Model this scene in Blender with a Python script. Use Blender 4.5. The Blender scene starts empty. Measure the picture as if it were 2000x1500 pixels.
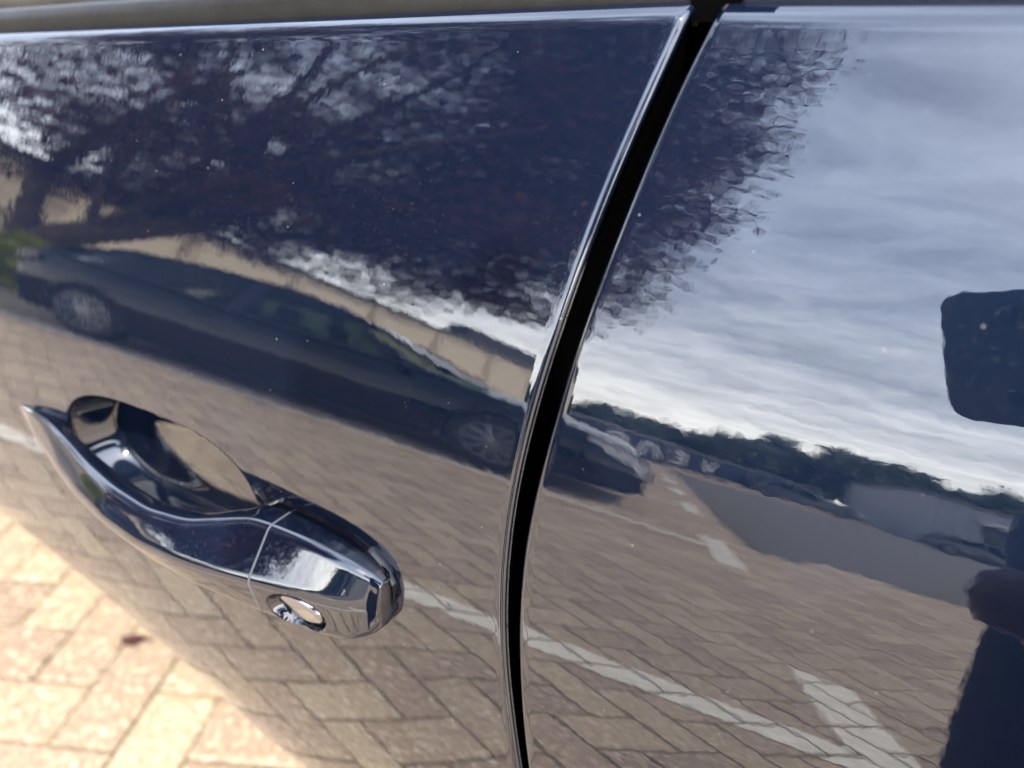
import bpy, math, random
import numpy as np
from mathutils import Vector, Matrix

R = math.radians
rnd = random.Random(7)
rng = np.random.default_rng(7)
scene = bpy.context.scene
COL = scene.collection

# ------------------------------------------------------------------ camera, sky, sun, exposure
CAM = Vector((0.0, -0.2044, 0.9594))
C_R = Vector((0.82547, 0.56404, -0.02137)).normalized()
C_F = Vector((-0.50912, 0.72768, -0.45966)).normalized()
C_U = C_R.cross(C_F).normalized()
cam_data = bpy.data.cameras.new("camera")
cam = bpy.data.objects.new("camera", cam_data)
COL.objects.link(cam)
cam.matrix_world = Matrix(((C_R.x, C_U.x, -C_F.x, CAM.x), (C_R.y, C_U.y, -C_F.y, CAM.y), (C_R.z, C_U.z, -C_F.z, CAM.z), (0, 0, 0, 1)))
cam_data.sensor_width = 36.0
cam_data.lens = 26.01
cam_data.clip_start = 0.001
cam_data.clip_end = 1500.0
cam_data.dof.use_dof = True
cam_data.dof.focus_distance = 0.235
cam_data.dof.aperture_fstop = 7.8
scene.camera = cam

BAY = 0.30625                        # the parking bays lie at this angle to the car
SUN_AZ, SUN_EL = R(43.0), R(54.0)    # azimuth from -Y towards +X
SUN_DIR = Vector((math.sin(SUN_AZ) * math.cos(SUN_EL), -math.cos(SUN_AZ) * math.cos(SUN_EL), math.sin(SUN_EL)))

world = bpy.data.worlds.new("World")
scene.world = world
world.use_nodes = True
wn = world.node_tree
wn.nodes.clear()


def node(nt, typ, loc=None, **kw):
    n = nt.nodes.new(typ)
    for k, v in kw.items():
        if k.startswith("i_"):
            n.inputs[k[2:].replace("__", " ")].default_value = v
        else:
            setattr(n, k, v)
    return n


sky = node(wn, "ShaderNodeTexSky", sky_type='NISHITA', sun_disc=False)
sky.sun_elevation = SUN_EL
sky.sun_rotation = math.atan2(SUN_DIR.x, SUN_DIR.y)
sky.air_density = 1.0
sky.dust_density = 1.8
sky.ozone_density = 1.6
tc = node(wn, "ShaderNodeTexCoord")
sep = node(wn, "ShaderNodeSeparateXYZ")
wn.links.new(tc.outputs["Generated"], sep.inputs[0])
zadd = node(wn, "ShaderNodeMath", operation='ADD'); zadd.inputs[1].default_value = 0.10
wn.links.new(sep.outputs["Z"], zadd.inputs[0])
zmax = node(wn, "ShaderNodeMath", operation='MAXIMUM'); zmax.inputs[1].default_value = 0.06
wn.links.new(zadd.outputs[0], zmax.inputs[0])
dx = node(wn, "ShaderNodeMath", operation='DIVIDE'); dy = node(wn, "ShaderNodeMath", operation='DIVIDE')
wn.links.new(sep.outputs["X"], dx.inputs[0]); wn.links.new(zmax.outputs[0], dx.inputs[1])
wn.links.new(sep.outputs["Y"], dy.inputs[0]); wn.links.new(zmax.outputs[0], dy.inputs[1])
cmb = node(wn, "ShaderNodeCombineXYZ")
wn.links.new(dx.outputs[0], cmb.inputs[0]); wn.links.new(dy.outputs[0], cmb.inputs[1])
mp = node(wn, "ShaderNodeMapping"); mp.inputs["Rotation"].default_value = (0, 0, R(118)); mp.inputs["Scale"].default_value = (0.70, 1.15, 1)
wn.links.new(cmb.outputs[0], mp.inputs[0])
cn1 = node(wn, "ShaderNodeTexNoise"); cn1.inputs["Scale"].default_value = 1.25; cn1.inputs["Detail"].default_value = 9; cn1.inputs["Roughness"].default_value = 0.60; cn1.inputs["Distortion"].default_value = 0.5
wn.links.new(mp.outputs[0], cn1.inputs["Vector"])
cn2 = node(wn, "ShaderNodeTexNoise"); cn2.inputs["Scale"].default_value = 4.2; cn2.inputs["Detail"].default_value = 6; cn2.inputs["Roughness"].default_value = 0.62; cn2.inputs["Distortion"].default_value = 0.8
wn.links.new(mp.outputs[0], cn2.inputs["Vector"])
cmx = node(wn, "ShaderNodeMix", data_type='FLOAT'); cmx.inputs["Factor"].default_value = 0.46
wn.links.new(cn1.outputs["Fac"], cmx.inputs["A"]); wn.links.new(cn2.outputs["Fac"], cmx.inputs["B"])
cr = node(wn, "ShaderNodeValToRGB"); cr.color_ramp.elements[0].position = 0.34; cr.color_ramp.elements[1].position = 0.70
wn.links.new(cmx.outputs["Result"], cr.inputs[0])
cm = node(wn, "ShaderNodeMath", operation='MULTIPLY_ADD'); cm.inputs[1].default_value = 0.52; cm.inputs[2].default_value = 0.08     # broken cloud over a thin veil
wn.links.new(cr.outputs["Color"], cm.inputs[0])
hz = node(wn, "ShaderNodeMapRange", interpolation_type='SMOOTHSTEP'); hz.inputs["From Min"].default_value = 0.0; hz.inputs["From Max"].default_value = 0.34
hz.inputs["To Min"].default_value = 0.34; hz.inputs["To Max"].default_value = 0.0      # haze thickens towards the horizon
wn.links.new(sep.outputs["Z"], hz.inputs["Value"])
cm2 = node(wn, "ShaderNodeMath", operation='ADD', use_clamp=True)
wn.links.new(cm.outputs[0], cm2.inputs[0]); wn.links.new(hz.outputs["Result"], cm2.inputs[1])
mixc = node(wn, "ShaderNodeMix", data_type='RGBA')
chz = node(wn, "ShaderNodeValToRGB")                      # cloud is whiter and warmer low down
chz.color_ramp.elements[0].position = 0.04; chz.color_ramp.elements[0].color = (1.0, 0.97, 0.90, 1)
chz.color_ramp.elements[1].position = 0.55; chz.color_ramp.elements[1].color = (0.54, 0.61, 0.74, 1)
wn.links.new(sep.outputs["Z"], chz.inputs[0])
csc = node(wn, "ShaderNodeMix", data_type='RGBA', blend_type='MULTIPLY'); csc.inputs["Factor"].default_value = 1.0; csc.inputs["B"].default_value = (29.0, 29.0, 29.0, 1)
csc.clamp_result = False
wn.links.new(chz.outputs["Color"], csc.inputs["A"]); wn.links.new(csc.outputs["Result"], mixc.inputs["B"])
mixc.clamp_result = False      # cloud, in the sky texture's own units
wn.links.new(cm2.outputs[0], mixc.inputs["Factor"]); wn.links.new(sky.outputs[0], mixc.inputs["A"])
bg = node(wn, "ShaderNodeBackground"); bg.inputs["Strength"].default_value = 0.15
wn.links.new(mixc.outputs["Result"], bg.inputs["Color"])
wo = node(wn, "ShaderNodeOutputWorld")
wn.links.new(bg.outputs[0], wo.inputs["Surface"])

sd = bpy.data.lights.new("sun", 'SUN')
sd.energy = 3.3
sd.angle = R(0.5)
sd.color = (1.0, 0.89, 0.72)
sun = bpy.data.objects.new("sun", sd)
COL.objects.link(sun)
sun.rotation_euler = SUN_DIR.to_track_quat('Z', 'Y').to_euler()
sun.location = SUN_DIR * 30

vs = scene.view_settings
vs.view_transform = 'Standard'; vs.look = 'None'; vs.gamma = 1.0; vs.use_curve_mapping = False
vs.exposure = 1.36
scene.cycles.use_denoising = True
scene.cycles.caustics_reflective = False
scene.cycles.caustics_refractive = False
scene.cycles.max_bounces = 8
scene.cycles.sample_clamp_indirect = 6.0

# ------------------------------------------------------------------ materials
MATS = {}


def new_mat(name):
    m = bpy.data.materials.new(name); m.use_nodes = True
    m.node_tree.nodes.clear()
    MATS[name] = m
    return m, m.node_tree


def link(nt, a, b): nt.links.new(a, b)


def finish(nt, sh):
    o = node(nt, "ShaderNodeOutputMaterial"); link(nt, sh, o.inputs["Surface"])


def principled(nt, color=None, rough=0.5, metal=0.0, ior=1.5, **kw):
    p = node(nt, "ShaderNodeBsdfPrincipled")
    if color is not None: p.inputs["Base Color"].default_value = (*color, 1)
    p.inputs["Roughness"].default_value = rough; p.inputs["Metallic"].default_value = metal; p.inputs["IOR"].default_value = ior
    for k, v in kw.items(): p.inputs[k.replace("_", " ")].default_value = v
    return p


def noise(nt, scale, detail=3, rough=0.5, coord="Object", dist=0.0, vec=None):
    n = node(nt, "ShaderNodeTexNoise")
    n.inputs["Scale"].default_value = scale; n.inputs["Detail"].default_value = detail; n.inputs["Roughness"].default_value = rough; n.inputs["Distortion"].default_value = dist
    if vec is None:
        t = node(nt, "ShaderNodeTexCoord"); vec = t.outputs[coord]
    link(nt, vec, n.inputs["Vector"])
    return n


def ramp(nt, src, stops):
    r = node(nt, "ShaderNodeValToRGB")
    el = r.color_ramp.elements
    while len(el) < len(stops): el.new(0.5)
    for e, (p, c) in zip(el, stops):
        e.position = p; e.color = (*c, 1) if len(c) == 3 else c
    link(nt, src, r.inputs[0])
    return r


def bump(nt, src, strength, dist=0.01, normal=None):
    b = node(nt, "ShaderNodeBump"); b.inputs["Strength"].default_value = strength; b.inputs["Distance"].default_value = dist
    link(nt, src, b.inputs["Height"])
    if normal is not None: link(nt, normal, b.inputs["Normal"])
    return b


def simple(name, color, rough=0.5, metal=0.0, ior=1.5, var=0.25, scale=30.0, bstr=0.0, bdist=0.002, **kw):
    """Plain surface with a little procedural variation in tone and relief."""
    m, nt = new_mat(name)
    p = principled(nt, color, rough, metal, ior, **kw)
    n = noise(nt, scale, 4, 0.6)
    lo = tuple(c * (1 - var) for c in color); hi = tuple(min(1, c * (1 + var)) for c in color)
    r = ramp(nt, n.outputs["Fac"], [(0.3, lo), (0.7, hi)])
    link(nt, r.outputs[0], p.inputs["Base Color"])
    if bstr: link(nt, bump(nt, n.outputs["Fac"], bstr, bdist).outputs[0], p.inputs["Normal"])
    finish(nt, p.outputs[0])
    return m


def paint(name, color, ior=2.02, peel=0.03, dust=True, rough=0.012, flake=None):
    m, nt = new_mat(name)
    t = node(nt, "ShaderNodeTexCoord")
    p = principled(nt, color, rough, 0.0, ior)
    n1 = noise(nt, 170, 2, 0.5, vec=t.outputs["Object"]); n2 = noise(nt, 28, 2, 0.5, vec=t.outputs["Object"])
    b1 = bump(nt, n1.outputs["Fac"], peel, 0.0006)
    b2 = bump(nt, n2.outputs["Fac"], peel, 0.0016, b1.outputs[0])
    link(nt, b2.outputs[0], p.inputs["Normal"])
    if dust:
        v = node(nt, "ShaderNodeTexVoronoi", voronoi_dimensions='2D'); v.inputs["Scale"].default_value = 62.0
        sxz = node(nt, "ShaderNodeSeparateXYZ"); link(nt, t.outputs["Object"], sxz.inputs[0])
        cxz = node(nt, "ShaderNodeCombineXYZ"); link(nt, sxz.outputs["X"], cxz.inputs["X"]); link(nt, sxz.outputs["Z"], cxz.inputs["Y"])
        link(nt, cxz.outputs[0], v.inputs["Vector"])
        sp = node(nt, "ShaderNodeSeparateColor"); link(nt, v.outputs["Color"], sp.inputs[0])
        rad = node(nt, "ShaderNodeMapRange"); rad.inputs["From Min"].default_value = 0.70; rad.inputs["From Max"].default_value = 1.0
        rad.inputs["To Min"].default_value = 0.0; rad.inputs["To Max"].default_value = 0.023
        link(nt, sp.outputs["Red"], rad.inputs["Value"])
        lt = node(nt, "ShaderNodeMath", operation='LESS_THAN'); link(nt, v.outputs["Distance"], lt.inputs[0]); link(nt, rad.outputs["Result"], lt.inputs[1])
        dm = node(nt, "ShaderNodeMath", operation='MULTIPLY'); dm.inputs[1].default_value = 0.22; link(nt, lt.outputs[0], dm.inputs[0])
        # thin film of dust
        n3 = noise(nt, 900, 2, 0.6, vec=t.outputs["Object"]); n4 = noise(nt, 9, 3, 0.6, vec=t.outputs["Object"])
        f1 = ramp(nt, n3.outputs["Fac"], [(0.60, (0, 0, 0)), (0.78, (1, 1, 1))]); f2 = ramp(nt, n4.outputs["Fac"], [(0.40, (0.2, 0.2, 0.2)), (0.72, (1, 1, 1))])
        ff = node(nt, "ShaderNodeMath", operation='MULTIPLY'); link(nt, f1.outputs[0], ff.inputs[0]); link(nt, f2.outputs[0], ff.inputs[1])
        fk = node(nt, "ShaderNodeMath", operation='MULTIPLY'); fk.inputs[1].default_value = 0.06; link(nt, ff.outputs[0], fk.inputs[0])
        mx = node(nt, "ShaderNodeMath", operation='MAXIMUM'); link(nt, dm.outputs[0], mx.inputs[0]); link(nt, fk.outputs[0], mx.inputs[1])
        d = node(nt, "ShaderNodeBsdfDiffuse"); d.inputs["Color"].default_value = (0.55, 0.52, 0.47, 1)
        ms = node(nt, "ShaderNodeMixShader"); link(nt, mx.outputs[0], ms.inputs[0]); link(nt, p.outputs[0], ms.inputs[1]); link(nt, d.outputs[0], ms.inputs[2])
        out = ms.outputs[0]
    else:
        out = p.outputs[0]
    # bare chipped edge where the mesh attribute "chip" is set
    if flake is not None:
        gf = node(nt, "ShaderNodeBsdfGlossy"); gf.inputs["Color"].default_value = (*flake, 1); gf.inputs["Roughness"].default_value = 0.62
        ad = node(nt, "ShaderNodeAddShader"); link(nt, out, ad.inputs[0]); link(nt, gf.outputs[0], ad.inputs[1]); out = ad.outputs[0]
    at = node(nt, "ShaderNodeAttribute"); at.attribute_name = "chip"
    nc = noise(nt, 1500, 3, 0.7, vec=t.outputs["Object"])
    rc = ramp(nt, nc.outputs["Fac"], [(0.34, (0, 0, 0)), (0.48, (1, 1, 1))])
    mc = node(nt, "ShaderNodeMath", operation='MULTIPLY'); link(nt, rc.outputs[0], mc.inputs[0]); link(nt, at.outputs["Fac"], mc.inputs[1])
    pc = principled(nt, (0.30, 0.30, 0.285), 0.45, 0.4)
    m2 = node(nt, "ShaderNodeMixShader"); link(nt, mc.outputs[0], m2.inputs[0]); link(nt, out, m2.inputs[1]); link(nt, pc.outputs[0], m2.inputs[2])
    finish(nt, m2.outputs[0])
    return m


def paver_mat():
    m, nt = new_mat("concrete_paver")
    t = node(nt, "ShaderNodeTexCoord"); g = node(nt, "ShaderNodeNewGeometry"); oi = node(nt, "ShaderNodeObjectInfo")
    pos = g.outputs["Position"]
    n1 = noise(nt, 95, 5, 0.72, vec=pos); n2 = noise(nt, 3.0, 3, 0.5, vec=pos)
    v = node(nt, "ShaderNodeTexVoronoi"); v.inputs["Scale"].default_value = 150; link(nt, pos, v.inputs["Vector"])
    base = ramp(nt, n1.outputs["Fac"], [(0.28, (0.190, 0.138, 0.096)), (0.50, (0.345, 0.268, 0.198)), (0.72, (0.51, 0.425, 0.315))])
    hs = node(nt, "ShaderNodeHueSaturation"); link(nt, base.outputs[0], hs.inputs["Color"])
    rs = node(nt, "ShaderNodeMath", operation='ADD'); link(nt, oi.outputs["Random"], rs.inputs[0]); link(nt, g.outputs["Random Per Island"], rs.inputs[1])
    fr = node(nt, "ShaderNodeMath", operation='FRACT'); link(nt, rs.outputs[0], fr.inputs[0])
    mr = node(nt, "ShaderNodeMapRange"); mr.inputs["To Min"].default_value = 0.80; mr.inputs["To Max"].default_value = 1.16; link(nt, fr.outputs[0], mr.inputs["Value"])
    mv = node(nt, "ShaderNodeMath", operation='MULTIPLY'); link(nt, mr.outputs["Result"], mv.inputs[0])
    m2r = node(nt, "ShaderNodeMapRange"); m2r.inputs["To Min"].default_value = 0.82; m2r.inputs["To Max"].default_value = 1.18; link(nt, n2.outputs["Fac"], m2r.inputs["Value"])
    link(nt, m2r.outputs["Result"], mv.inputs[1]); link(nt, mv.outputs[0], hs.inputs["Value"])
    hr = node(nt, "ShaderNodeMapRange"); hr.inputs["To Min"].default_value = 0.488; hr.inputs["To Max"].default_value = 0.512; link(nt, fr.outputs[0], hr.inputs["Value"]); link(nt, hr.outputs["Result"], hs.inputs["Hue"])
    sc = node(nt, "ShaderNodeSeparateColor"); link(nt, v.outputs["Color"], sc.inputs[0])
    pk = ramp(nt, sc.outputs["Green"], [(0.70, (0, 0, 0)), (0.82, (1, 1, 1))])
    pkm = node(nt, "ShaderNodeMath", operation='MULTIPLY'); pkm.inputs[1].default_value = 0.55; link(nt, pk.outputs[0], pkm.inputs[0])
    pc = ramp(nt, sc.outputs["Red"], [(0.0, (0.30, 0.17, 0.12)), (0.5, (0.62, 0.52, 0.36)), (1.0, (0.80, 0.74, 0.62))])
    mx = node(nt, "ShaderNodeMix", data_type='RGBA'); link(nt, pkm.outputs[0], mx.inputs["Factor"]); link(nt, hs.outputs[0], mx.inputs["A"]); link(nt, pc.outputs[0], mx.inputs["B"])
    p = principled(nt, None, 0.85); link(nt, mx.outputs["Result"], p.inputs["Base Color"])
    b = bump(nt, n1.outputs["Fac"], 0.7, 0.003)
    link(nt, b.outputs[0], p.inputs["Normal"])
    finish(nt, p.outputs[0])
    return m


paint("navy_paint", (0.0020, 0.0030, 0.0085), flake=(0.0028, 0.0075, 0.0180))
paint("black_paint", (0.004, 0.005, 0.009), ior=1.45, dust=False)
paint("grey_paint", (0.10, 0.11, 0.13), ior=1.5, dust=False)
paver_mat()
simple("joint_sand", (0.105, 0.090, 0.060), 0.95, var=0.45, scale=60, bstr=0.5)
simple("far_paving", (0.31, 0.247, 0.188), 0.9, var=0.22, scale=7, bstr=0.3)
simple("asphalt", (0.106, 0.101, 0.097), 0.9, var=0.2, scale=45, bstr=0.6, bdist=0.004)
simple("white_marking", (0.66, 0.62, 0.54), 0.75, var=0.16, scale=26, bstr=0.3)
simple("black_rubber", (0.012, 0.012, 0.012), 0.42, var=0.3, scale=60, bstr=0.2)
simple("grey_rubber", (0.055, 0.052, 0.046), 0.5, var=0.25, scale=60, bstr=0.2)
simple("seam_grey", (0.16, 0.16, 0.17), 0.5, var=0.15)
simple("shade_black", (0.002, 0.002, 0.0022), 0.9, var=0.3, Specular_IOR_Level=0.0)  # near-black, no sheen: shade of the door gap put into the colour
simple("dark_glass", (0.012, 0.013, 0.014), 0.02, ior=1.55, var=0.1)
simple("chrome", (0.75, 0.75, 0.76), 0.08, 1.0, var=0.04)
simple("dull_chrome", (0.36, 0.37, 0.40), 0.12, 1.0, var=0.06)
simple("alloy", (0.26, 0.27, 0.29), 0.3, 0.9, var=0.1)
simple("tyre", (0.016, 0.016, 0.017), 0.8, var=0.3, scale=70, bstr=0.4)
simple("black_plastic", (0.014, 0.014, 0.015), 0.35, var=0.2)
simple("bark", (0.10, 0.068, 0.048), 0.9, var=0.5, scale=9, bstr=1.0, bdist=0.03)
simple("beige_render", (0.80, 0.71, 0.55), 0.9, var=0.07, scale=3, bstr=0.3)
simple("beige_trim", (0.66, 0.57, 0.44), 0.9, var=0.1, scale=3)
simple("roof_sheet", (0.12, 0.12, 0.125), 0.6, var=0.2, scale=3)
simple("grey_cladding", (0.32, 0.34, 0.385), 0.7, var=0.08, scale=2)
simple("dark_cladding", (0.05, 0.055, 0.07), 0.6, var=0.15, scale=3)
simple("pale_cladding", (0.55, 0.56, 0.56), 0.6, var=0.1, scale=3)
simple("banner_navy", (0.020, 0.032, 0.075), 0.6, var=0.2, scale=4)
simple("banner_white", (0.62, 0.63, 0.66), 0.6, var=0.08, scale=5)
simple("galvanised", (0.45, 0.46, 0.47), 0.45, 0.6, var=0.15)
simple("navy_cloth", (0.014, 0.022, 0.048), 0.9, var=0.3, scale=90, bstr=0.4)
simple("dark_cloth", (0.012, 0.013, 0.017), 0.92, var=0.3, scale=120, bstr=0.4)
simple("skin", (0.46, 0.27, 0.20), 0.55, var=0.08, scale=40, Subsurface_Weight=0.0)
simple("hair", (0.030, 0.020, 0.014), 0.6, var=0.4, scale=80)
simple("brown_leather", (0.070, 0.026, 0.024), 0.5, var=0.3, scale=50, bstr=0.3)
simple("shoe_leather", (0.02, 0.018, 0.017), 0.5, var=0.3)
simple("phone_shell", (0.020, 0.035, 0.070), 0.35, var=0.08)
simple("lens_glass", (0.004, 0.004, 0.006), 0.05, var=0.1)
simple("headlight_glass", (0.62, 0.65, 0.68), 0.05, 0.3, var=0.3, scale=22)
simple("plate_white", (0.72, 0.72, 0.70), 0.4, var=0.05)
simple("orange_lens", (0.55, 0.14, 0.02), 0.15, var=0.1)
simple("red_lens", (0.03, 0.003, 0.004), 0.15, var=0.1)
simple("red_leaf", (0.045, 0.008, 0.011), 0.6, var=0.3, scale=60)


def leaf_mat(name, c1, c2, trans=0.25):
    m, nt = new_mat(name)
    g = node(nt, "ShaderNodeNewGeometry")
    r = ramp(nt, g.outputs["Random Per Island"], [(0.0, c1), (1.0, c2)])
    d = node(nt, "ShaderNodeBsdfDiffuse"); t = node(nt, "ShaderNodeBsdfTranslucent")
    link(nt, r.outputs[0], d.inputs["Color"]); link(nt, r.outputs[0], t.inputs["Color"])
    ms = node(nt, "ShaderNodeMixShader"); ms.inputs[0].default_value = trans
    link(nt, d.outputs[0], ms.inputs[1]); link(nt, t.outputs[0], ms.inputs[2])
    finish(nt, ms.outputs[0])
    return m


leaf_mat("purple_leaf", (0.034, 0.015, 0.018), (0.125, 0.052, 0.042), 0.2)
leaf_mat("bright_leaf", (0.28, 0.31, 0.035), (0.50, 0.52, 0.075), 0.4)  # brighter than true leaves: sunlight the crown blocks is put into the colour
leaf_mat("hedge_leaf", (0.05, 0.085, 0.022), (0.13, 0.18, 0.05), 0.35)
leaf_mat("far_leaf", (0.085, 0.115, 0.10), (0.17, 0.205, 0.165), 0.4)  # lightened and blued: the bluish veil over the far trees is in the colour


def glass_mat():
    m, nt = new_mat("car_glass")
    f = node(nt, "ShaderNodeFresnel"); f.inputs["IOR"].default_value = 1.22
    t = node(nt, "ShaderNodeBsdfTransparent"); t.inputs["Color"].default_value = (0.24, 0.31, 0.27, 1)
    g = node(nt, "ShaderNodeBsdfGlossy"); g.inputs["Roughness"].default_value = 0.01
    ms = node(nt, "ShaderNodeMixShader"); link(nt, f.outputs[0], ms.inputs[0]); link(nt, t.outputs[0], ms.inputs[1]); link(nt, g.outputs[0], ms.inputs[2])
    finish(nt, ms.outputs[0])


glass_mat()

# ------------------------------------------------------------------ mesh helpers


def add_mesh(name, verts, faces, mat, parent=None, smooth=False, loc=None, rotz=None):
    me = bpy.data.meshes.new(name)
    me.from_pydata([tuple(map(float, v)) for v in verts], [], [tuple(map(int, f)) for f in faces])
    if smooth:
        me.polygons.foreach_set("use_smooth", np.ones(len(me.polygons), bool))
    me.update()
    mats = mat if isinstance(mat, (list, tuple)) else [mat]
    for k in mats: me.materials.append(MATS[k])
    o = bpy.data.objects.new(name, me)
    COL.objects.link(o)
    if parent is not None: o.parent = parent
    if loc is not None: o.location = loc
    if rotz is not None: o.rotation_euler = (0, 0, rotz)
    return o


def empty(name, loc=(0, 0, 0), rotz=0.0, parent=None):
    o = bpy.data.objects.new(name, None)
    COL.objects.link(o); o.location = loc; o.rotation_euler = (0, 0, rotz); o.empty_display_size = 0.1
    if parent is not None: o.parent = parent
    return o


def tag(o, label=None, cat=None, group=None, kind=None):
    if label: o["label"] = label
    if cat: o["category"] = cat
    if group: o["group"] = group
    if kind: o["kind"] = kind
    return o


class MB:
    def __init__(self): self.v = []; self.f = []

    def add(self, v, f):
        b = len(self.v)
        self.v += [tuple(p) for p in v]; self.f += [tuple(i + b for i in q) for q in f]
        return self

    def box(self, x0, x1, y0, y1, z0, z1, bev=0.0):
        if bev <= 0:
            v = [(x0, y0, z0), (x1, y0, z0), (x1, y1, z0), (x0, y1, z0), (x0, y0, z1), (x1, y0, z1), (x1, y1, z1), (x0, y1, z1)]
            return self.add(v, [(3, 2, 1, 0), (4, 5, 6, 7), (0, 1, 5, 4), (1, 2, 6, 5), (2, 3, 7, 6), (3, 0, 4, 7)])
        b = bev
        v = []
        for z, i in ((z0, b), (z0 + b, 0), (z1 - b, 0), (z1, b)):
            v += [(x0 + i, y0 + i, z), (x1 - i, y0 + i, z), (x1 - i, y1 - i, z), (x0 + i, y1 - i, z)]
        f = [(3, 2, 1, 0), (12, 13, 14, 15)]
        for k in range(3):
            for j in range(4): f.append((4 * k + j, 4 * k + (j + 1) % 4, 4 * k + 4 + (j + 1) % 4, 4 * k + 4 + j))
        return self.add(v, f)

    def tube(self, pts, rad, n=8, cap=True):
        pts = [Vector(p) for p in pts]
        if not hasattr(rad, "__len__"): rad = [rad] * len(pts)
        rings = []
        up = Vector((0, 0, 1))
        for i, p in enumerate(pts):
            t = (pts[min(i + 1, len(pts) - 1)] - pts[max(i - 1, 0)]).normalized()
            a = t.cross(up)
            if a.length < 1e-3: a = t.cross(Vector((1, 0, 0)))
            a.normalize(); b = a.cross(t)
            rings.append([p + (a * math.cos(2 * math.pi * k / n) + b * math.sin(2 * math.pi * k / n)) * rad[i] for k in range(n)])
        return self.rings(rings, cap)

    def rings(self, rings, cap=True, close=True):
        n = len(rings[0]); v = [p for r in rings for p in r]; f = []
        for i in range(len(rings) - 1):
            for k in range(n if close else n - 1):
                f.append((i * n + k, i * n + (k + 1) % n, (i + 1) * n + (k + 1) % n, (i + 1) * n + k))
        if cap:
            f.append(tuple(range(n - 1, -1, -1))); f.append(tuple((len(rings) - 1) * n + k for k in range(n)))
        return self.add(v, f)

    def disc_lathe(self, prof, n=32, axis='y', c=(0, 0, 0)):
        """prof: (radius, along-axis) pairs turned round the axis."""
        rings = []
        for r, a in prof:
            ring = []
            for k in range(n):
                t = 2 * math.pi * k / n
                if axis == 'y': ring.append((c[0] + r * math.cos(t), c[1] + a, c[2] + r * math.sin(t)))
                else: ring.append((c[0] + r * math.cos(t), c[1] + r * math.sin(t), c[2] + a))
            rings.append(ring)
        return self.rings(rings, cap=True)

    def build(self, name, mat, parent=None, smooth=False, **kw):
        return add_mesh(name, self.v, self.f, mat, parent, smooth, **kw)


def autosmooth(o, ang=35):
    o.data.polygons.foreach_set("use_smooth", np.ones(len(o.data.polygons), bool))
    o.data.set_sharp_from_angle(angle=R(ang))
    return o


def E2W(bx, by, z=0.0):
    """A point in the parking bays' frame (bx along the bay lines, by away from the car)."""
    c, s = math.cos(BAY), math.sin(BAY)
    return Vector((c * bx - s * by, -s * bx - c * by, z))


# local coordinates of a bay-aligned object: x = bx, y = -by
# ------------------------------------------------------------------ ground, paving, markings
ground = add_mesh("ground", [(-400, -400, -0.03), (400, -400, -0.03), (400, 400, -0.03), (-400, 400, -0.03)], [(0, 1, 2, 3)], "far_paving")
tag(ground, kind="structure")

pavement = empty("pavement", rotz=-BAY)
tag(pavement, kind="structure")
FX0, FX1, FY0, FY1 = -9.0, 5.2, -2.2, 9.6         # paved field: bx range, by range


ASPH = [(.86, 27.0), (.84, 8.5), (.80, 5.4), (.86, 4.98), (1.10, 5.08), (1.26, 5.62), (1.75, 5.88), (2.2, 5.78), (3.0, 6.0), (5.3, 6.2), (60, 8)]


def in_asphalt(bx, by): return bx > 0.80 and by > np.interp(bx, [a[0] for a in ASPH[3:]], [a[1] for a in ASPH[3:]])


bed = MB()
bed.add([(FX0, -FY0, -0.007), (FX0, -FY1, -0.007), (FX1, -FY1, -0.007), (FX1, -FY0, -0.007)], [(0, 1, 2, 3)])
bed.build("joint_bed", "joint_sand", pavement)

MOD = 0.108
pavers = []                                   # (cx, cy, horizontal?) in the field's 45 degree grid
C45 = math.sqrt(0.5)
ncell = 110
for i in range(-ncell, ncell):
    for j in range(-ncell, ncell):
        k = (i - j) % 4                       # herringbone on a unit grid: 0,1 = lying, 2,3 = standing
        if k == 0: gx, gy, hor = i + 1.0, j + 0.5, True
        elif k == 2: gx, gy, hor = i + 0.5, j + 1.0 - 1.0, False
        else: continue
        if k == 2: gy = j + 0.0
        gx *= MOD; gy *= MOD
        bx = (gx + gy) * C45 - 0.03; ly = (gy - gx) * C45 - 2.9
        by = -ly
        if not (FX0 + .1 < bx < FX1 - .1 and FY0 + .1 < by < FY1 - .1): continue
        if in_asphalt(bx + .05, by + .05): continue
        pavers.append((bx, ly, hor))
# visual importance: seen directly, or large in the door
VC = [(-1.13, 0.14), (-0.30, -1.05)]


def w_of(bx, ly):
    p = E2W(bx, -ly); return (p.x, p.y)


def vis_key(p):
    x, y = w_of(p[0], p[1])
    return min(math.hypot(x - VC[0][0], y - VC[0][1]) * 1.15, math.hypot((x - VC[1][0]), (y - VC[1][1])) * 1.0)


pavers.sort(key=vis_key)


def paver_geo(L, W, rot, dz=0.0, tilt=(0, 0)):
    e = 0.0035
    hv = []
    for z, i in ((-0.02, 0.0), (-e * 0.8, 0.0), (0.0, e)):
        for sx, sy in ((-1, -1), (1, -1), (1, 1), (-1, 1)):
            x, y = sx * (L / 2 - i), sy * (W / 2 - i)
            hv.append((x * math.cos(rot) - y * math.sin(rot), x * math.sin(rot) + y * math.cos(rot), z + dz + tilt[0] * x + tilt[1] * y))
    f = [(8, 9, 10, 11)]
    for k in range(2):
        for j in range(4): f.append((4 * k + j, 4 * k + (j + 1) % 4, 4 * k + 4 + (j + 1) % 4, 4 * k + 4 + j))
    return hv, f


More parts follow.
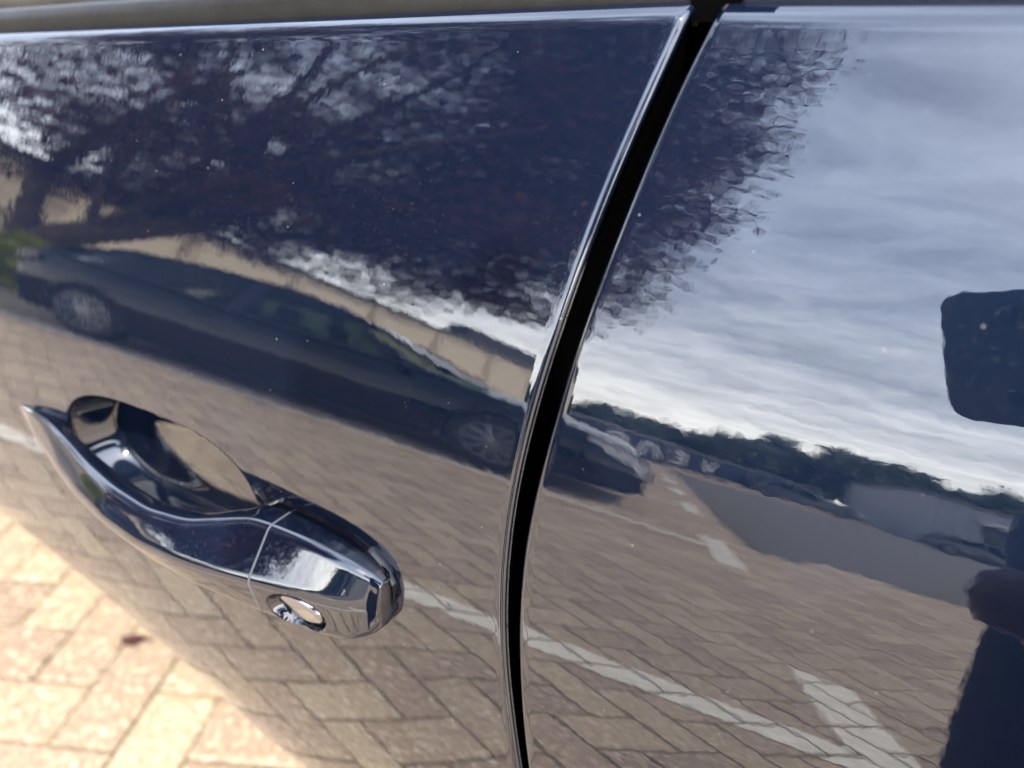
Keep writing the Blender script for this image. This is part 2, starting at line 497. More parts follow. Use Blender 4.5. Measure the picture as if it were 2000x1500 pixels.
ROT45 = R(-45)                                # long axis of a lying paver in the field's local frame
GAP = 0.0048
paver_mesh = {}
for hor in (True, False):
    vv, ff = paver_geo(2 * MOD - GAP, MOD - GAP, ROT45 if hor else ROT45 + math.pi / 2)
    me = bpy.data.meshes.new("paver"); me.from_pydata(vv, [], ff); me.materials.append(MATS["concrete_paver"]); me.update()
    paver_mesh[hor] = me
for (bx, ly, hor) in pavers[:300]:
    o = bpy.data.objects.new("paver", paver_mesh[hor]); COL.objects.link(o); o.parent = pavement
    o.location = (bx, ly, rnd.uniform(-0.0018, 0.0008)); o.rotation_euler = (rnd.gauss(0, 0.006), rnd.gauss(0, 0.006), rnd.gauss(0, 0.006))
mb = MB()
for (bx, ly, hor) in pavers[300:]:
    vv, ff = paver_geo(2 * MOD - GAP, MOD - GAP, (ROT45 if hor else ROT45 + math.pi / 2) + rnd.gauss(0, .006), rnd.uniform(-0.0018, 0.0008), (rnd.gauss(0, .006), rnd.gauss(0, .006)))
    mb.add([(v[0] + bx, v[1] + ly, v[2]) for v in vv], ff)
tag(mb.build("paver_field", "concrete_paver", pavement), kind="stuff")

asph = MB()
asph.add([(a[0], -a[1], 0.0) for a in ASPH] + [(60, -60, 0.0)], [tuple(range(len(ASPH) + 1))])
tag(asph.build("road", "asphalt", rotz=-BAY), kind="structure")
strip = MB()
strip.add([(-9, -9.5, -0.006), (-9, -30, -0.006), (0.82, -30, -0.006), (0.82, -9.5, -0.006)], [(0, 1, 2, 3)])
tag(strip.build("far_pavement", "far_paving", rotz=-BAY), kind="structure")


def clip(poly, a, b, c):
    out = []
    for i in range(len(poly)):
        p, q = poly[i], poly[(i + 1) % len(poly)]
        dp = a * p[0] + b * p[1] - c; dq = a * q[0] + b * q[1] - c
        if dp <= 0: out.append(p)
        if (dp < 0 < dq) or (dq < 0 < dp):
            t = dp / (dp - dq); out.append((p[0] + t * (q[0] - p[0]), p[1] + t * (q[1] - p[1])))
    return out


def marking(x0, x1, y0, y1, name="bay_marking"):
    """Paint on the paver tops only, so that the joints run through it."""
    m = MB()
    for (bx, ly, hor) in pavers:
        if bx < x0 - .25 or bx > x1 + .25 or ly < y0 - .25 or ly > y1 + .25: continue
        r = ROT45 if hor else ROT45 + math.pi / 2
        L, W = 2 * MOD - GAP - .005, MOD - GAP - .005
        poly = [(bx + sx * L / 2 * math.cos(r) - sy * W / 2 * math.sin(r), ly + sx * L / 2 * math.sin(r) + sy * W / 2 * math.cos(r)) for sx, sy in ((-1, -1), (1, -1), (1, 1), (-1, 1))]
        for a, b, c in ((1, 0, x1), (-1, 0, -x0), (0, 1, y1), (0, -1, -y0)):
            poly = clip(poly, a, b, c)
            if len(poly) < 3: break
        if len(poly) >= 3: m.add([(p[0], p[1], 0.0032) for p in poly], [tuple(range(len(poly)))])
    if m.f: tag(m.build(name, "white_marking", rotz=-BAY), kind="structure")


def flat_marking(x0, x1, y0, y1):
    m = MB(); m.add([(x0, y0, 0.001), (x1, y0, 0.001), (x1, y1, 0.001), (x0, y1, 0.001)], [(0, 1, 2, 3)])
    tag(m.build("bay_marking", "white_marking", rotz=-BAY), kind="structure")


for k in range(6):
    yc = -(1.166 + 3.10 * k)
    if k < 3:
        marking(-6.5, 0.40, yc - .062, yc + .062); marking(0.401, 0.56, yc - .62, yc + .66)
    else:
        flat_marking(-6.5, 0.40, yc - .062, yc + .062); flat_marking(0.401, 0.56, yc - .62, yc + .66)

# ------------------------------------------------------------------ the dark blue car close to the camera
H0 = 0.95936
A1, A2, A3, A4, KX, B1 = 0.615213, 2.983357, 0.947497, -3.23046, 0.022279, 0.017275


def Gp(s): return A1 * s + A2 * s * s / 2 + A3 * s ** 3 / 6 + A4 * s ** 4 / 24


Z_LOW = 0.75
G_LOW = float(Gp(Z_LOW - H0))
SL_LOW = -(A1 + A2 * (Z_LOW - H0) + A3 * (Z_LOW - H0) ** 2 / 2 + A4 * (Z_LOW - H0) ** 3 / 6)


def side(x, z):
    """Outer skin of the flank: y (inwards is +) at length x and height z."""
    x = np.asarray(x, float); z = np.asarray(z, float)
    dl = np.clip(Z_LOW - z, 0, None); dk = np.clip(0.50 - z, 0, None)
    c = np.interp(x, [-1.2, -.65, -.54, -.45, -.374, -.324, -.15, .4], [2.9, 2.81, 2.6, 2.26, 1.96, 1.75, 1.45, 1.4])   # the flank swells towards the rear wheel
    low = G_LOW + SL_LOW * dl + .5 * c * np.minimum(dl, .35) ** 2 + .35 * c * np.clip(dl - .35, 0, None) + 1.2 * np.minimum(dk, .1) ** 2
    g = np.where(z >= Z_LOW, Gp(z - H0), low)
    f = np.clip(-1.75 - x, 0, None); r = np.clip(x - 0.75, 0, None)
    return g + .5 * KX * x * x + B1 * x + 0.30 * f ** 2 + 0.22 * r ** 2


def z_belt(x): return 0.9585 + 0.020 * (x + 0.09) if x < -0.09 else 0.9585 - 0.012 * (x + 0.09)


EDGE_F = [(.9650, -.0803), (.9586, -.0816), (.9488, -.0840), (.9375, -.0862), (.9105, -.0922), (.8923, -.0949), (.8730, -.0982), (.8551, -.1009), (.8370, -.1027), (.8275, -.1036), (.8095, -.1041), (.7902, -.1037), (.7801, -.1032), (.7618, -.1018), (.7420, -.0999), (.7189, -.0980), (.66, -.092), (.5, -.065), (.35, -.030), (.20, .010)]
EDGE_R = [(.9650, -.0725), (.9573, -.0745), (.9537, -.0765), (.9482, -.0781), (.9377, -.0802), (.9112, -.0855), (.8946, -.0883), (.8743, -.0921), (.8542, -.0943), (.8385, -.0963), (.8295, -.0978), (.8086, -.0990), (.7893, -.0988), (.7789, -.0983), (.7607, -.0972), (.7401, -.0960), (.7211, -.0945), (.66, -.0885), (.5, -.061), (.35, -.026), (.20, .014)]


def smooth_edge(tab):
    zs = np.array([t[0] for t in tab])[::-1]; xs = np.array([t[1] for t in tab])[::-1]
    zz = np.linspace(.2, .965, 500); xx = np.interp(zz, zs, xs)
    k = np.hanning(41); k /= k.sum()
    xp = np.concatenate([2 * xx[0] - xx[1:21][::-1], xx, 2 * xx[-1] - xx[-21:-1][::-1]])
    xx = np.convolve(xp, k, 'valid')
    return lambda z: float(np.interp(z, zz, xx))


edge_f, edge_r = smooth_edge(EDGE_F), smooth_edge(EDGE_R)

# hand recess behind the door handle
RC_X, RC_Z, RC_A, RC_B = -0.2945, 0.7715, 0.0745, 0.0325


def recess(x, z):
    r = (np.abs((x - RC_X) / RC_A) ** 3.2 + np.abs((z - RC_Z - 0.04 * (x - RC_X)) / RC_B) ** 2.3)
    t = np.clip(1 - r, 0, 1)
    q = np.clip(t / 0.36, 0, 1)
    return 0.0205 * (q * q * (3 - 2 * q)) + 0.0035 * t


def rows_z(z0):
    a = list(np.arange(z0, .42, .02)) + list(np.arange(.42, .735, .004)) + list(np.arange(.735, .812, .0009)) + list(np.arange(.812, .95, .004))
    return np.array(a)


def skin(name, xs_of_z, zrows, mat, parent, curl_end=+1, front_curl=False, with_recess=False, cut=None, chip=False):
    """A pressed panel: rows of z, columns given by xs_of_z(z); edge rolled in at curl_end and at the belt."""
    rc = 0.0026
    angs = np.radians([10, 20, 30, 40, 50, 60, 70, 80, 88])
    verts = []; chipv = []; ncol = None
    rb = 0.0065
    # rolled belt rows: (dz from belt top, inward)
    belt = [(-rb * (1 - math.sin(a)), rb * (1 - math.cos(a))) for a in np.radians([0, 15, 30, 45, 60, 75, 90])]
    belt.append((0.0, rb + 0.008))
    rowlist = [(z, None) for z in zrows] + [(None, b) for b in belt]
    for z, b in rowlist:
        zz = z if z is not None else .95
        xs = np.asarray(xs_of_z(zz), float)
        if b is None:
            zv = np.array([min(zz, z_belt(x) - rb * 1.15) for x in xs]) if zz > .93 else np.full(len(xs), zz)
            yv = side(xs, zv)
            if with_recess: yv = yv + recess(xs, zv)
        else:
            zb = np.array([z_belt(x) for x in xs])
            zv = zb + b[0]; yv = side(xs, zb - rb) + A1 * (b[0] + rb) * 0.6 + b[1]
        xe = edge_f(float(zv[-1] if curl_end > 0 else zv[0])) if curl_end > 0 else edge_r(float(zv[0]))
        row = []; crow = []
        if curl_end > 0:
            for x, y, q in zip(xs, yv, zv): row.append((x, y, q)); crow.append(0.0)
            x0 = xe - rc
            y0 = float(side(x0, zv[-1])) if b is None else yv[-1]
            for a in angs:
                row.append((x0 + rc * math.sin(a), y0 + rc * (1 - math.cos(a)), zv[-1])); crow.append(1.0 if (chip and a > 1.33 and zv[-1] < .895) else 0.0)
        else:
            x0 = xe + rc
            y0 = float(side(x0, zv[0])) if b is None else yv[0]
            for a in angs[::-1]:
                row.append((x0 - rc * math.sin(a), y0 + rc * (1 - math.cos(a)), zv[0])); crow.append(0.0)
            for x, y, q in zip(xs, yv, zv): row.append((x, y, q)); crow.append(0.0)
        ncol = len(row)
        verts += row; chipv += crow
    faces = []
    nr = len(rowlist)
    for i in range(nr - 1):
        for j in range(ncol - 1):
            q = (i * ncol + j, i * ncol + j + 1, (i + 1) * ncol + j + 1, (i + 1) * ncol + j)
            if cut is not None:
                c = np.mean([verts[k] for k in q], axis=0)
                if cut(c[0], c[2]): continue
            faces.append(q)
    o = add_mesh(name, verts, faces, mat, parent, True)
    at = o.data.attributes.new("chip", 'FLOAT', 'POINT'); at.data.foreach_set("value", np.array(chipv, np.float32))
    return o


car = empty("blue_car", (0, 0, 0))
tag(car, "glossy dark blue car whose door and handle fill the picture", "car")
WF, WR, WRAD = -2.12, 0.86, 0.325          # wheel centres along x and tyre radius


def arch(x, z):
    return math.hypot(x - WF, z - WRAD) < 0.37 or math.hypot(x - WR, z - WRAD) < 0.37


def cols_front(z):
    xe = edge_f(min(z, .96)) - 0.0026
    a = np.concatenate([np.linspace(-1.22, -.46, 32)[:-1], np.linspace(-.46, -.385, 20)[:-1], np.linspace(-.385, -.205, 281)[:-1], np.linspace(-.205, -.13, 26)[:-1]])
    return np.concatenate([a, np.linspace(-.13, xe, 16)])


def cols_rear(z):
    xe = edge_r(min(z, .96)) + 0.0026
    return np.concatenate([np.linspace(xe, -.05, 22)[:-1], np.linspace(-.05, .78, 70)])


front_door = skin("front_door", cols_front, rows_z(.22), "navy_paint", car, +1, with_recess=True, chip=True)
rear_door = skin("rear_door", cols_rear, rows_z(.22), "navy_paint", car, -1, cut=arch)


def plain_panel(name, x0, x1, nx, z0, ztop, mat, cut=None):
    xs = np.linspace(x0, x1, nx); zs = np.linspace(z0, 1, 60)
    V = []; F = []
    for k in np.linspace(0, 1, 60):
        for x in xs:
            zt = ztop(x); z = z0 + (zt - z0) * k
            V.append((x, float(side(x, z)), z))
    for i in range(59):
        for j in range(nx - 1):
            q = (i * nx + j, i * nx + j + 1, (i + 1) * nx + j + 1, (i + 1) * nx + j)
            c = np.mean([V[k] for k in q], axis=0)
            if cut is not None and cut(c[0], c[2]): continue
            F.append(q)
    return add_mesh(name, V, F, mat, car, True)


def bonnet_z(x):
    return float(np.interp(x, [-2.95, -2.85, -2.6, -2.2, -1.7, -1.225, -.5, .8, 1.35, 1.5], [.62, .70, .79, .86, .915, .936, .95, .945, .93, .88]))


plain_panel("front_fender", -2.86, -1.225, 60, .22, bonnet_z, "navy_paint", arch)
plain_panel("rear_quarter", .785, 1.46, 40, .22, bonnet_z, "navy_paint", arch)

# far side, bonnet, roof, tail: lofted half hoops across the car
XS = np.concatenate([np.linspace(-2.86, -1.2, 22), np.linspace(-1.1, .7, 14), np.linspace(.8, 1.46, 12)])
YM = 0.86                                   # the car's middle line


def far(y): return 2 * YM - y


hoop = []
for x in XS:
    zt = bonnet_z(x)
    yn = float(side(x, zt)) + 0.012
    pts = [(x, yn, zt - .004)]
    for t in np.linspace(0, 1, 9)[1:-1]:
        pts.append((x, yn + (far(yn) - yn) * t, zt - .004 + 0.055 * math.sin(math.pi * t)))
    for k in np.linspace(1, 0, 14):
        z = .22 + (zt - .22) * k
        pts.append((x, far(float(side(x, z))), z))
    hoop.append(pts)
m = MB(); m.rings(hoop, cap=False, close=False)
deck = m.build("body_shell", "navy_paint", car, True)
for xe, nm in ((-2.86, "front_bumper"), (1.46, "rear_bumper")):
    m = MB(); sgn = -1 if xe < 0 else 1
    ring = []
    for off, sc in ((0, 1), (.06, .97), (.11, .88), (.13, .6)):
        r_ = []
        for a in np.linspace(0, 2 * math.pi, 33)[:-1]:
            cx = math.copysign(abs(math.cos(a)) ** .4, math.cos(a)); cz = math.copysign(abs(math.sin(a)) ** .5, math.sin(a))
            zt = bonnet_z(xe); zm = (.22 + zt) / 2
            hw = YM - float(side(xe, .5)) + .002
            r_.append((xe + sgn * off, YM + cx * hw * sc, zm + cz * (zt - .22) / 2 * (sc ** .7)))
        ring.append(r_)
    m.rings(ring, cap=True); m.build(nm, "navy_paint", car, True)
m = MB(); m.box(-1.7, .4, .36, 2 * YM - .36, .17, .215, .01); m.build("underbody", "black_plastic", car)
m = MB(); m.box(-1.66, .46, float(side(-.5, .22)) + .02, float(side(-.5, .22)) + .10, .17, .225, .01); m.build("sill", "black_plastic", car)
# door jamb seen through the shut line; its shade is in the black colour
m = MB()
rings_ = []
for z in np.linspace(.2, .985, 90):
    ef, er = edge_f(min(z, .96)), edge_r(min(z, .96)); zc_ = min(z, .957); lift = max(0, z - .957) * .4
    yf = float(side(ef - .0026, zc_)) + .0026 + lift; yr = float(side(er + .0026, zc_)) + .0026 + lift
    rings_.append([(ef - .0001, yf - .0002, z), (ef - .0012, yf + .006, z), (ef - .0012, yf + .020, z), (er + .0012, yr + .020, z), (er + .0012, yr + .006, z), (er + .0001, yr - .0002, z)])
m.rings(rings_, cap=False, close=False); m.build("door_jamb", "shade_black", car)

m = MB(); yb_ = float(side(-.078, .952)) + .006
m.box(-.0835, -.0705, yb_ - .0005, yb_ + .04, .9535, .99); m.build("gap_shade_box", "shade_black", car)  # added black box that stands in for the dark at the gap's top

# window seals, glass, pillars and roof


def strip_along(name, xs, prof, mat, parent):
    """Extrude a (y, z) profile, given relative to the belt edge, along the belt line."""
    rings_ = []
    for x in xs:
        zb = z_belt(x); yb = float(side(x, zb - .0065)) + .0065
        rings_.append([(x, yb + p[0], zb + p[1]) for p in prof])
    m = MB(); m.rings(rings_, cap=True)
    o = m.build(name, mat, parent); return autosmooth(o, 40)


SEAL = [(.003, -.006), (.0015, -.001), (.001, .004), (.003, .0085), (.007, .0105), (.012, .0105), (.014, .008), (.014, -.006)]
LIP = [(.0125, .0085), (.0115, .0125), (.013, .0180), (.0175, .0215), (.022, .0215), (.022, .0085)]
for nm, a, b in (("front", -1.05, -.0825), ("rear", -.0715, .66)):
    xs = np.linspace(a, b, 60)
    s_ = strip_along("window_seal", xs, SEAL, "black_rubber", car)
    strip_along("seal_lip", xs, LIP, "grey_rubber", s_)
    V = []; n = 30
    for k, (dy_, dz_) in enumerate([(.018, .012), (.06, .10), (.115, .21), (.185, .33), (.26, .43)]):
        for x in np.linspace(a + .002, b - .002, n):
            t = max(0, (-x - .75) / .3)                 # windscreen pillar leans back at the front
            x2 = x + (0.9 * dz_ * max(0, min(1, t)) if nm == "front" else 0) - (.5 * dz_ * max(0, (x - .35) / .31) if nm == "rear" else 0)
            V.append((x2, float(side(x, .95)) + dy_ + .004, z_belt(x) + dz_))
    F = [(i * n + j, i * n + j + 1, (i + 1) * n + j + 1, (i + 1) * n + j) for i in range(4) for j in range(n - 1)]
    g_ = add_mesh("side_window", V, F, "dark_glass", car, True)
m = MB(); rings_ = []
for dy_, dz_ in [(.032, -.01), (.075, .10), (.115, .21), (.185, .33), (.26, .43)]:
    y = float(side(-.08, .95)) + dy_
    rings_.append([(-.112, y, .958 + dz_), (-.045, y, .958 + dz_), (-.045, y + .03, .958 + dz_), (-.112, y + .03, .958 + dz_)])
m.rings(rings_); m.build("door_pillar", "shade_black", car)
roof = []
for x, z in ((-1.15, 1.0), (-.95, 1.12), (-.55, 1.35), (-.35, 1.42), (0, 1.46), (.5, 1.45), (.85, 1.38), (1.15, 1.2), (1.35, 1.0)):
    yi = .03 + (z - .95) * .6
    roof.append([(x, yi + (far(yi) - yi) * t, z + .03 * math.sin(math.pi * t)) for t in np.linspace(0, 1, 9)])
m = MB(); m.rings(roof[3:7], cap=False, close=False); m.build("roof", "navy_paint", car, True)
m = MB(); m.rings(roof[:4], cap=False, close=False); m.build("windscreen", "dark_glass", car, True)
m = MB(); m.rings(roof[6:], cap=False, close=False); m.build("rear_window", "dark_glass", car, True)


def wheel(parent, c, rad, width, sgn, spokes=9, detail=True):
    """A wheel on the Y axis; sgn -1 = its outer face looks to -Y."""
    root = empty("wheel", c, parent=parent)
    m = MB(); w = width / 2
    m.disc_lathe([(rad * .66, -w * .9), (rad * .93, -w), (rad, -w * .7), (rad, w * .7), (rad * .93, w), (rad * .66, w * .9)], 36)
    autosmooth(m.build("tyre", "tyre", root), 40)
    m = MB(); s = sgn
    m.disc_lathe([(rad * .69, s * w * .55), (rad * .69, s * w * .98), (rad * .64, s * w * .98), (rad * .61, s * w * .3), (rad * .1, s * w * .25)], 36)
    for k in range(spokes):
        a = 2 * math.pi * k / spokes
        for d in (-.10, .10):
            p0 = Vector((rad * .12 * math.cos(a), s * w * .88, rad * .12 * math.sin(a))); p1 = Vector((rad * .65 * math.cos(a + d), s * w * .82, rad * .65 * math.sin(a + d)))
            m.tube([p0, p1], [rad * .045, rad * .04], 5)
    m.disc_lathe([(rad * .15, s * w * .6), (rad * .15, s * w * .95), (rad * .06, s * w)], 18)
    autosmooth(m.build("rim", "alloy", root), 40)
    return root


for xw in (WF, WR):
    wheel(car, (xw, float(side(xw, .6)) + .20, WRAD), WRAD, .205, -1)
    wheel(car, (xw, far(float(side(xw, .6))) - .20, WRAD), WRAD, .205, 1)

# ---- door handle
handle = empty("door_handle", (0, 0, 0), parent=car)
HS = [  # x, inner offset, top (o,z), outer ridge (o,z), bottom (o,z): offsets outward from the skin in mm
    (-.4145, -3, 0.5, 776, 1.0, 773, 0.5, 770),
    (-.408, -3, 2.0, 777.5, 3.0, 772, 2.0, 766),
    (-.395, -3, 4.0, 780, 6.5, 770, 4.0, 761),
    (-.370, -1, 7.0, 781, 12.5, 768, 8.5, 757),
    (-.345, 4, 11.5, 780.5, 19, 767.5, 14, 755.5),
    (-.320, 8, 17, 780.5, 24.5, 768, 19, 755),
    (-.290, 12, 22, 781, 29.5, 769, 23.5, 756),
    (-.262, 14, 24, 781.5, 31.5, 770, 25.5, 756.5),
    (-.238, 11, 21.5, 783.5, 30.4, 771, 25.2, 756),
    (-.224, 4, 16.5, 786.5, 28.4, 771.5, 23.6, 755),
    (-.213, -3, 12.6, 788, 26.2, 772, 21.8, 754),
    (-.2005, -3, 11.4, 788.5, 23.4, 772, 19.4, 753),
    (-.1995, -3, 11.4, 788.5, 23.2, 772, 19.3, 753),
    (-.184, -3, 10.6, 788.5, 19.8, 772, 16.8, 752),
    (-.170, -3, 9.6, 787, 16.0, 772, 14.6, 752),
    (-.160, -3, 8.4, 785, 13.0, 771.5, 12.2, 753.5),
    (-.1545, -3, 7.0, 782.5, 10.2, 771, 9.4, 756),
    (-.1510, -3, 5.5, 779.5, 7.5, 770.5, 6, 760),
    (-.1495, -3, 1, 776, 2, 770, 1, 764),
]


HX = np.linspace(HS[0][0], HS[-1][0], 541)
HT = []
for k in range(1, 8):
    t_ = np.interp(HX, [h[0] for h in HS], [h[k] for h in HS])
    ker = np.hanning(47); ker /= ker.sum()
    sm_ = np.convolve(np.concatenate([np.full(23, t_[0]), t_, np.full(23, t_[-1])]), ker, 'valid')
    w_ = np.clip(np.minimum(HX - HX[0], HX[-1] - HX) / .012, 0, 1)       # keep the ends crisp
    HT.append(sm_ * w_ + t_ * (1 - w_))


def hs_interp(x):
    return [np.interp(x, HX, HT[k]) for k in range(7)]


def round_poly(pts, rads, n=5):
    out = []
    k = len(pts)
    for i in range(k):
        p0, p, p1 = Vector(pts[i - 1]), Vector(pts[i]), Vector(pts[(i + 1) % k])
        r = rads[i]
        a = (p0 - p); b = (p1 - p)
        ra = min(r, a.length * .45); rb_ = min(r, b.length * .45)
        s, e = p + a.normalized() * ra, p + b.normalized() * rb_
        for t in np.linspace(0, 1, n):
            out.append(((1 - t) ** 2) * s + 2 * t * (1 - t) * p + t * t * e)
    return out


def handle_ring(x):
    oi, ot, zt, orr, zr, ob, zb = hs_interp(x)
    kk = min(1.0, max(0.0, (2 - oi) / 5))
    poly = [(oi, zt - 3.5 + 3.6 * kk * min(1.0, (x + .23) / .02 if x > -.23 else 0.0)), (ot, zt), (orr, zr), (ob, zb), (oi, zb + 1)]
    rr = round_poly(poly, [3, 4.5 - 2.2 * kk, 3.6 - .8 * kk, 4.5, 3], 7)
    out = []
    for p in rr:
        z = p[1] / 1000 + 0.012 * (x + .28)
        y = float(side(x, z)) - p[0] / 1000
        out.append((x, y, z))
    return out


gx_ = sorted(set([h[0] for h in HS if h[0] <= -.2005] + list(np.linspace(-.412, -.2005, 110))))
m = MB(); m.rings([handle_ring(x) for x in gx_], cap=True); autosmooth(m.build("grip", "navy_paint", handle), 50)
ex_ = sorted(set([h[0] for h in HS if h[0] >= -.1995] + list(np.linspace(-.1995, -.150, 110))))
LKX, LKZ, LKA, LKB = -.1822, .7628, .0128, .0090            # lock opening in the underside of the cap


def resample(ring, n=150):
    P_ = np.array([tuple(p) for p in ring] + [tuple(ring[0])]); d_ = np.r_[0, np.cumsum(np.linalg.norm(np.diff(P_, axis=0), axis=1))]
    u_ = np.linspace(0, d_[-1], n, endpoint=False)
    return np.stack([np.interp(u_, d_, P_[:, k]) for k in range(3)], 1)


cap_rings = []
for x in ex_:
    q_ = resample(handle_ring(x))
    rr_ = ((q_[:, 0] - LKX) / LKA) ** 2 + ((q_[:, 2] - LKZ) / LKB) ** 2
    outer = (side(q_[:, 0], q_[:, 2]) - q_[:, 1]) > .009
    t_ = np.clip((1 - rr_) / .30, 0, 1)
    q_[:, 1] += np.where(outer & (rr_ < 1), .0045 * t_ * t_ * (3 - 2 * t_), 0)
    cap_rings.append([tuple(p) for p in q_])
m = MB(); m.rings(cap_rings, cap=True); autosmooth(m.build("end_cap", "navy_paint", handle), 50)
# grey seam between grip and cap
sm = []
for x in (-.2006, -.2003, -.1997, -.1994):
    c = handle_ring(x); g = 0.00015 if -.2005 < x < -.1995 else -.0005
    cy = np.mean([p[1] for p in c]); cz = np.mean([p[2] for p in c])
    sm.append([(x, p[1] + (p[1] - cy) * g / .012, p[2] + (p[2] - cz) * g / .012) for p in c])
m = MB(); m.rings(sm, cap=True); m.build("seam", "seam_grey", handle, True)
# black gasket under the fixed end of the handle
gk = []
for x in np.concatenate([np.linspace(-.222, -.16, 16)[:-1], np.linspace(-.16, -.1475, 14)]):
    e = float(np.interp(x, [-.222, -.205, -.18, -.168, -.159, -.153, -.150, -.1482, -.1475], [.45, 1, .97, .90, .76, .56, .38, .18, .02]))
    zc = .7735 + .012 * (x + .28); h2 = .0186 * e + .0003
    gk.append([(x, float(side(x, zc + dz_)) - o_, zc + dz_) for o_, dz_ in ((-.002, h2), (.0008, h2), (.0018, h2 - .001), (.0018, -h2 + .001), (.0008, -h2), (-.002, -h2))])
m = MB(); m.rings(gk, cap=True); autosmooth(m.build("gasket", "black_paint", handle), 40)
# lock cover set into the underside of the cap
lx, lz = LKX + .0004, LKZ
fr0 = Vector((lx, float(side(lx, lz)) - .0158, lz))
nrm = Vector((0.10, -0.965, -0.24)).normalized(); ax = Vector((1, 0, 0)); ax = (ax - nrm * ax.dot(nrm)).normalized(); ay = nrm.cross(ax)
m = MB(); rg = []
for r_, h_ in ((1.0, -.002), (1.0, -.0002), (.97, .0001), (.9, .0003), (.7, .0005), (.4, .0006), (.05, .0007)):
    rg.append([fr0 + ax * (.0104 * r_ * math.cos(t)) + ay * (.0072 * r_ * math.sin(t)) + nrm * h_ for t in np.linspace(0, 2 * math.pi, 41)[:-1]])
m.rings(rg, cap=True); autosmooth(m.build("lock_cover", "dull_chrome", handle), 60)
# mirror housing of the blue car
m = MB(); rg = []
for t in np.linspace(0, math.pi, 9):
    s = max(.04, math.sin(t) ** .6)
    rg.append([(-1.16 - .06 * math.cos(t) + .02 * math.cos(a), -.13 + .095 * s * math.cos(a), 1.06 + .075 * s * math.sin(a)) for a in np.linspace(0, 2 * math.pi, 21)[:-1]])
m.rings(rg)
m.tube([(-1.16, -.06, 1.03), (-1.17, .03, .99)], [.02, .025], 8)
autosmooth(m.build("door_mirror", "navy_paint", car), 40)

# ------------------------------------------------------------------ other cars


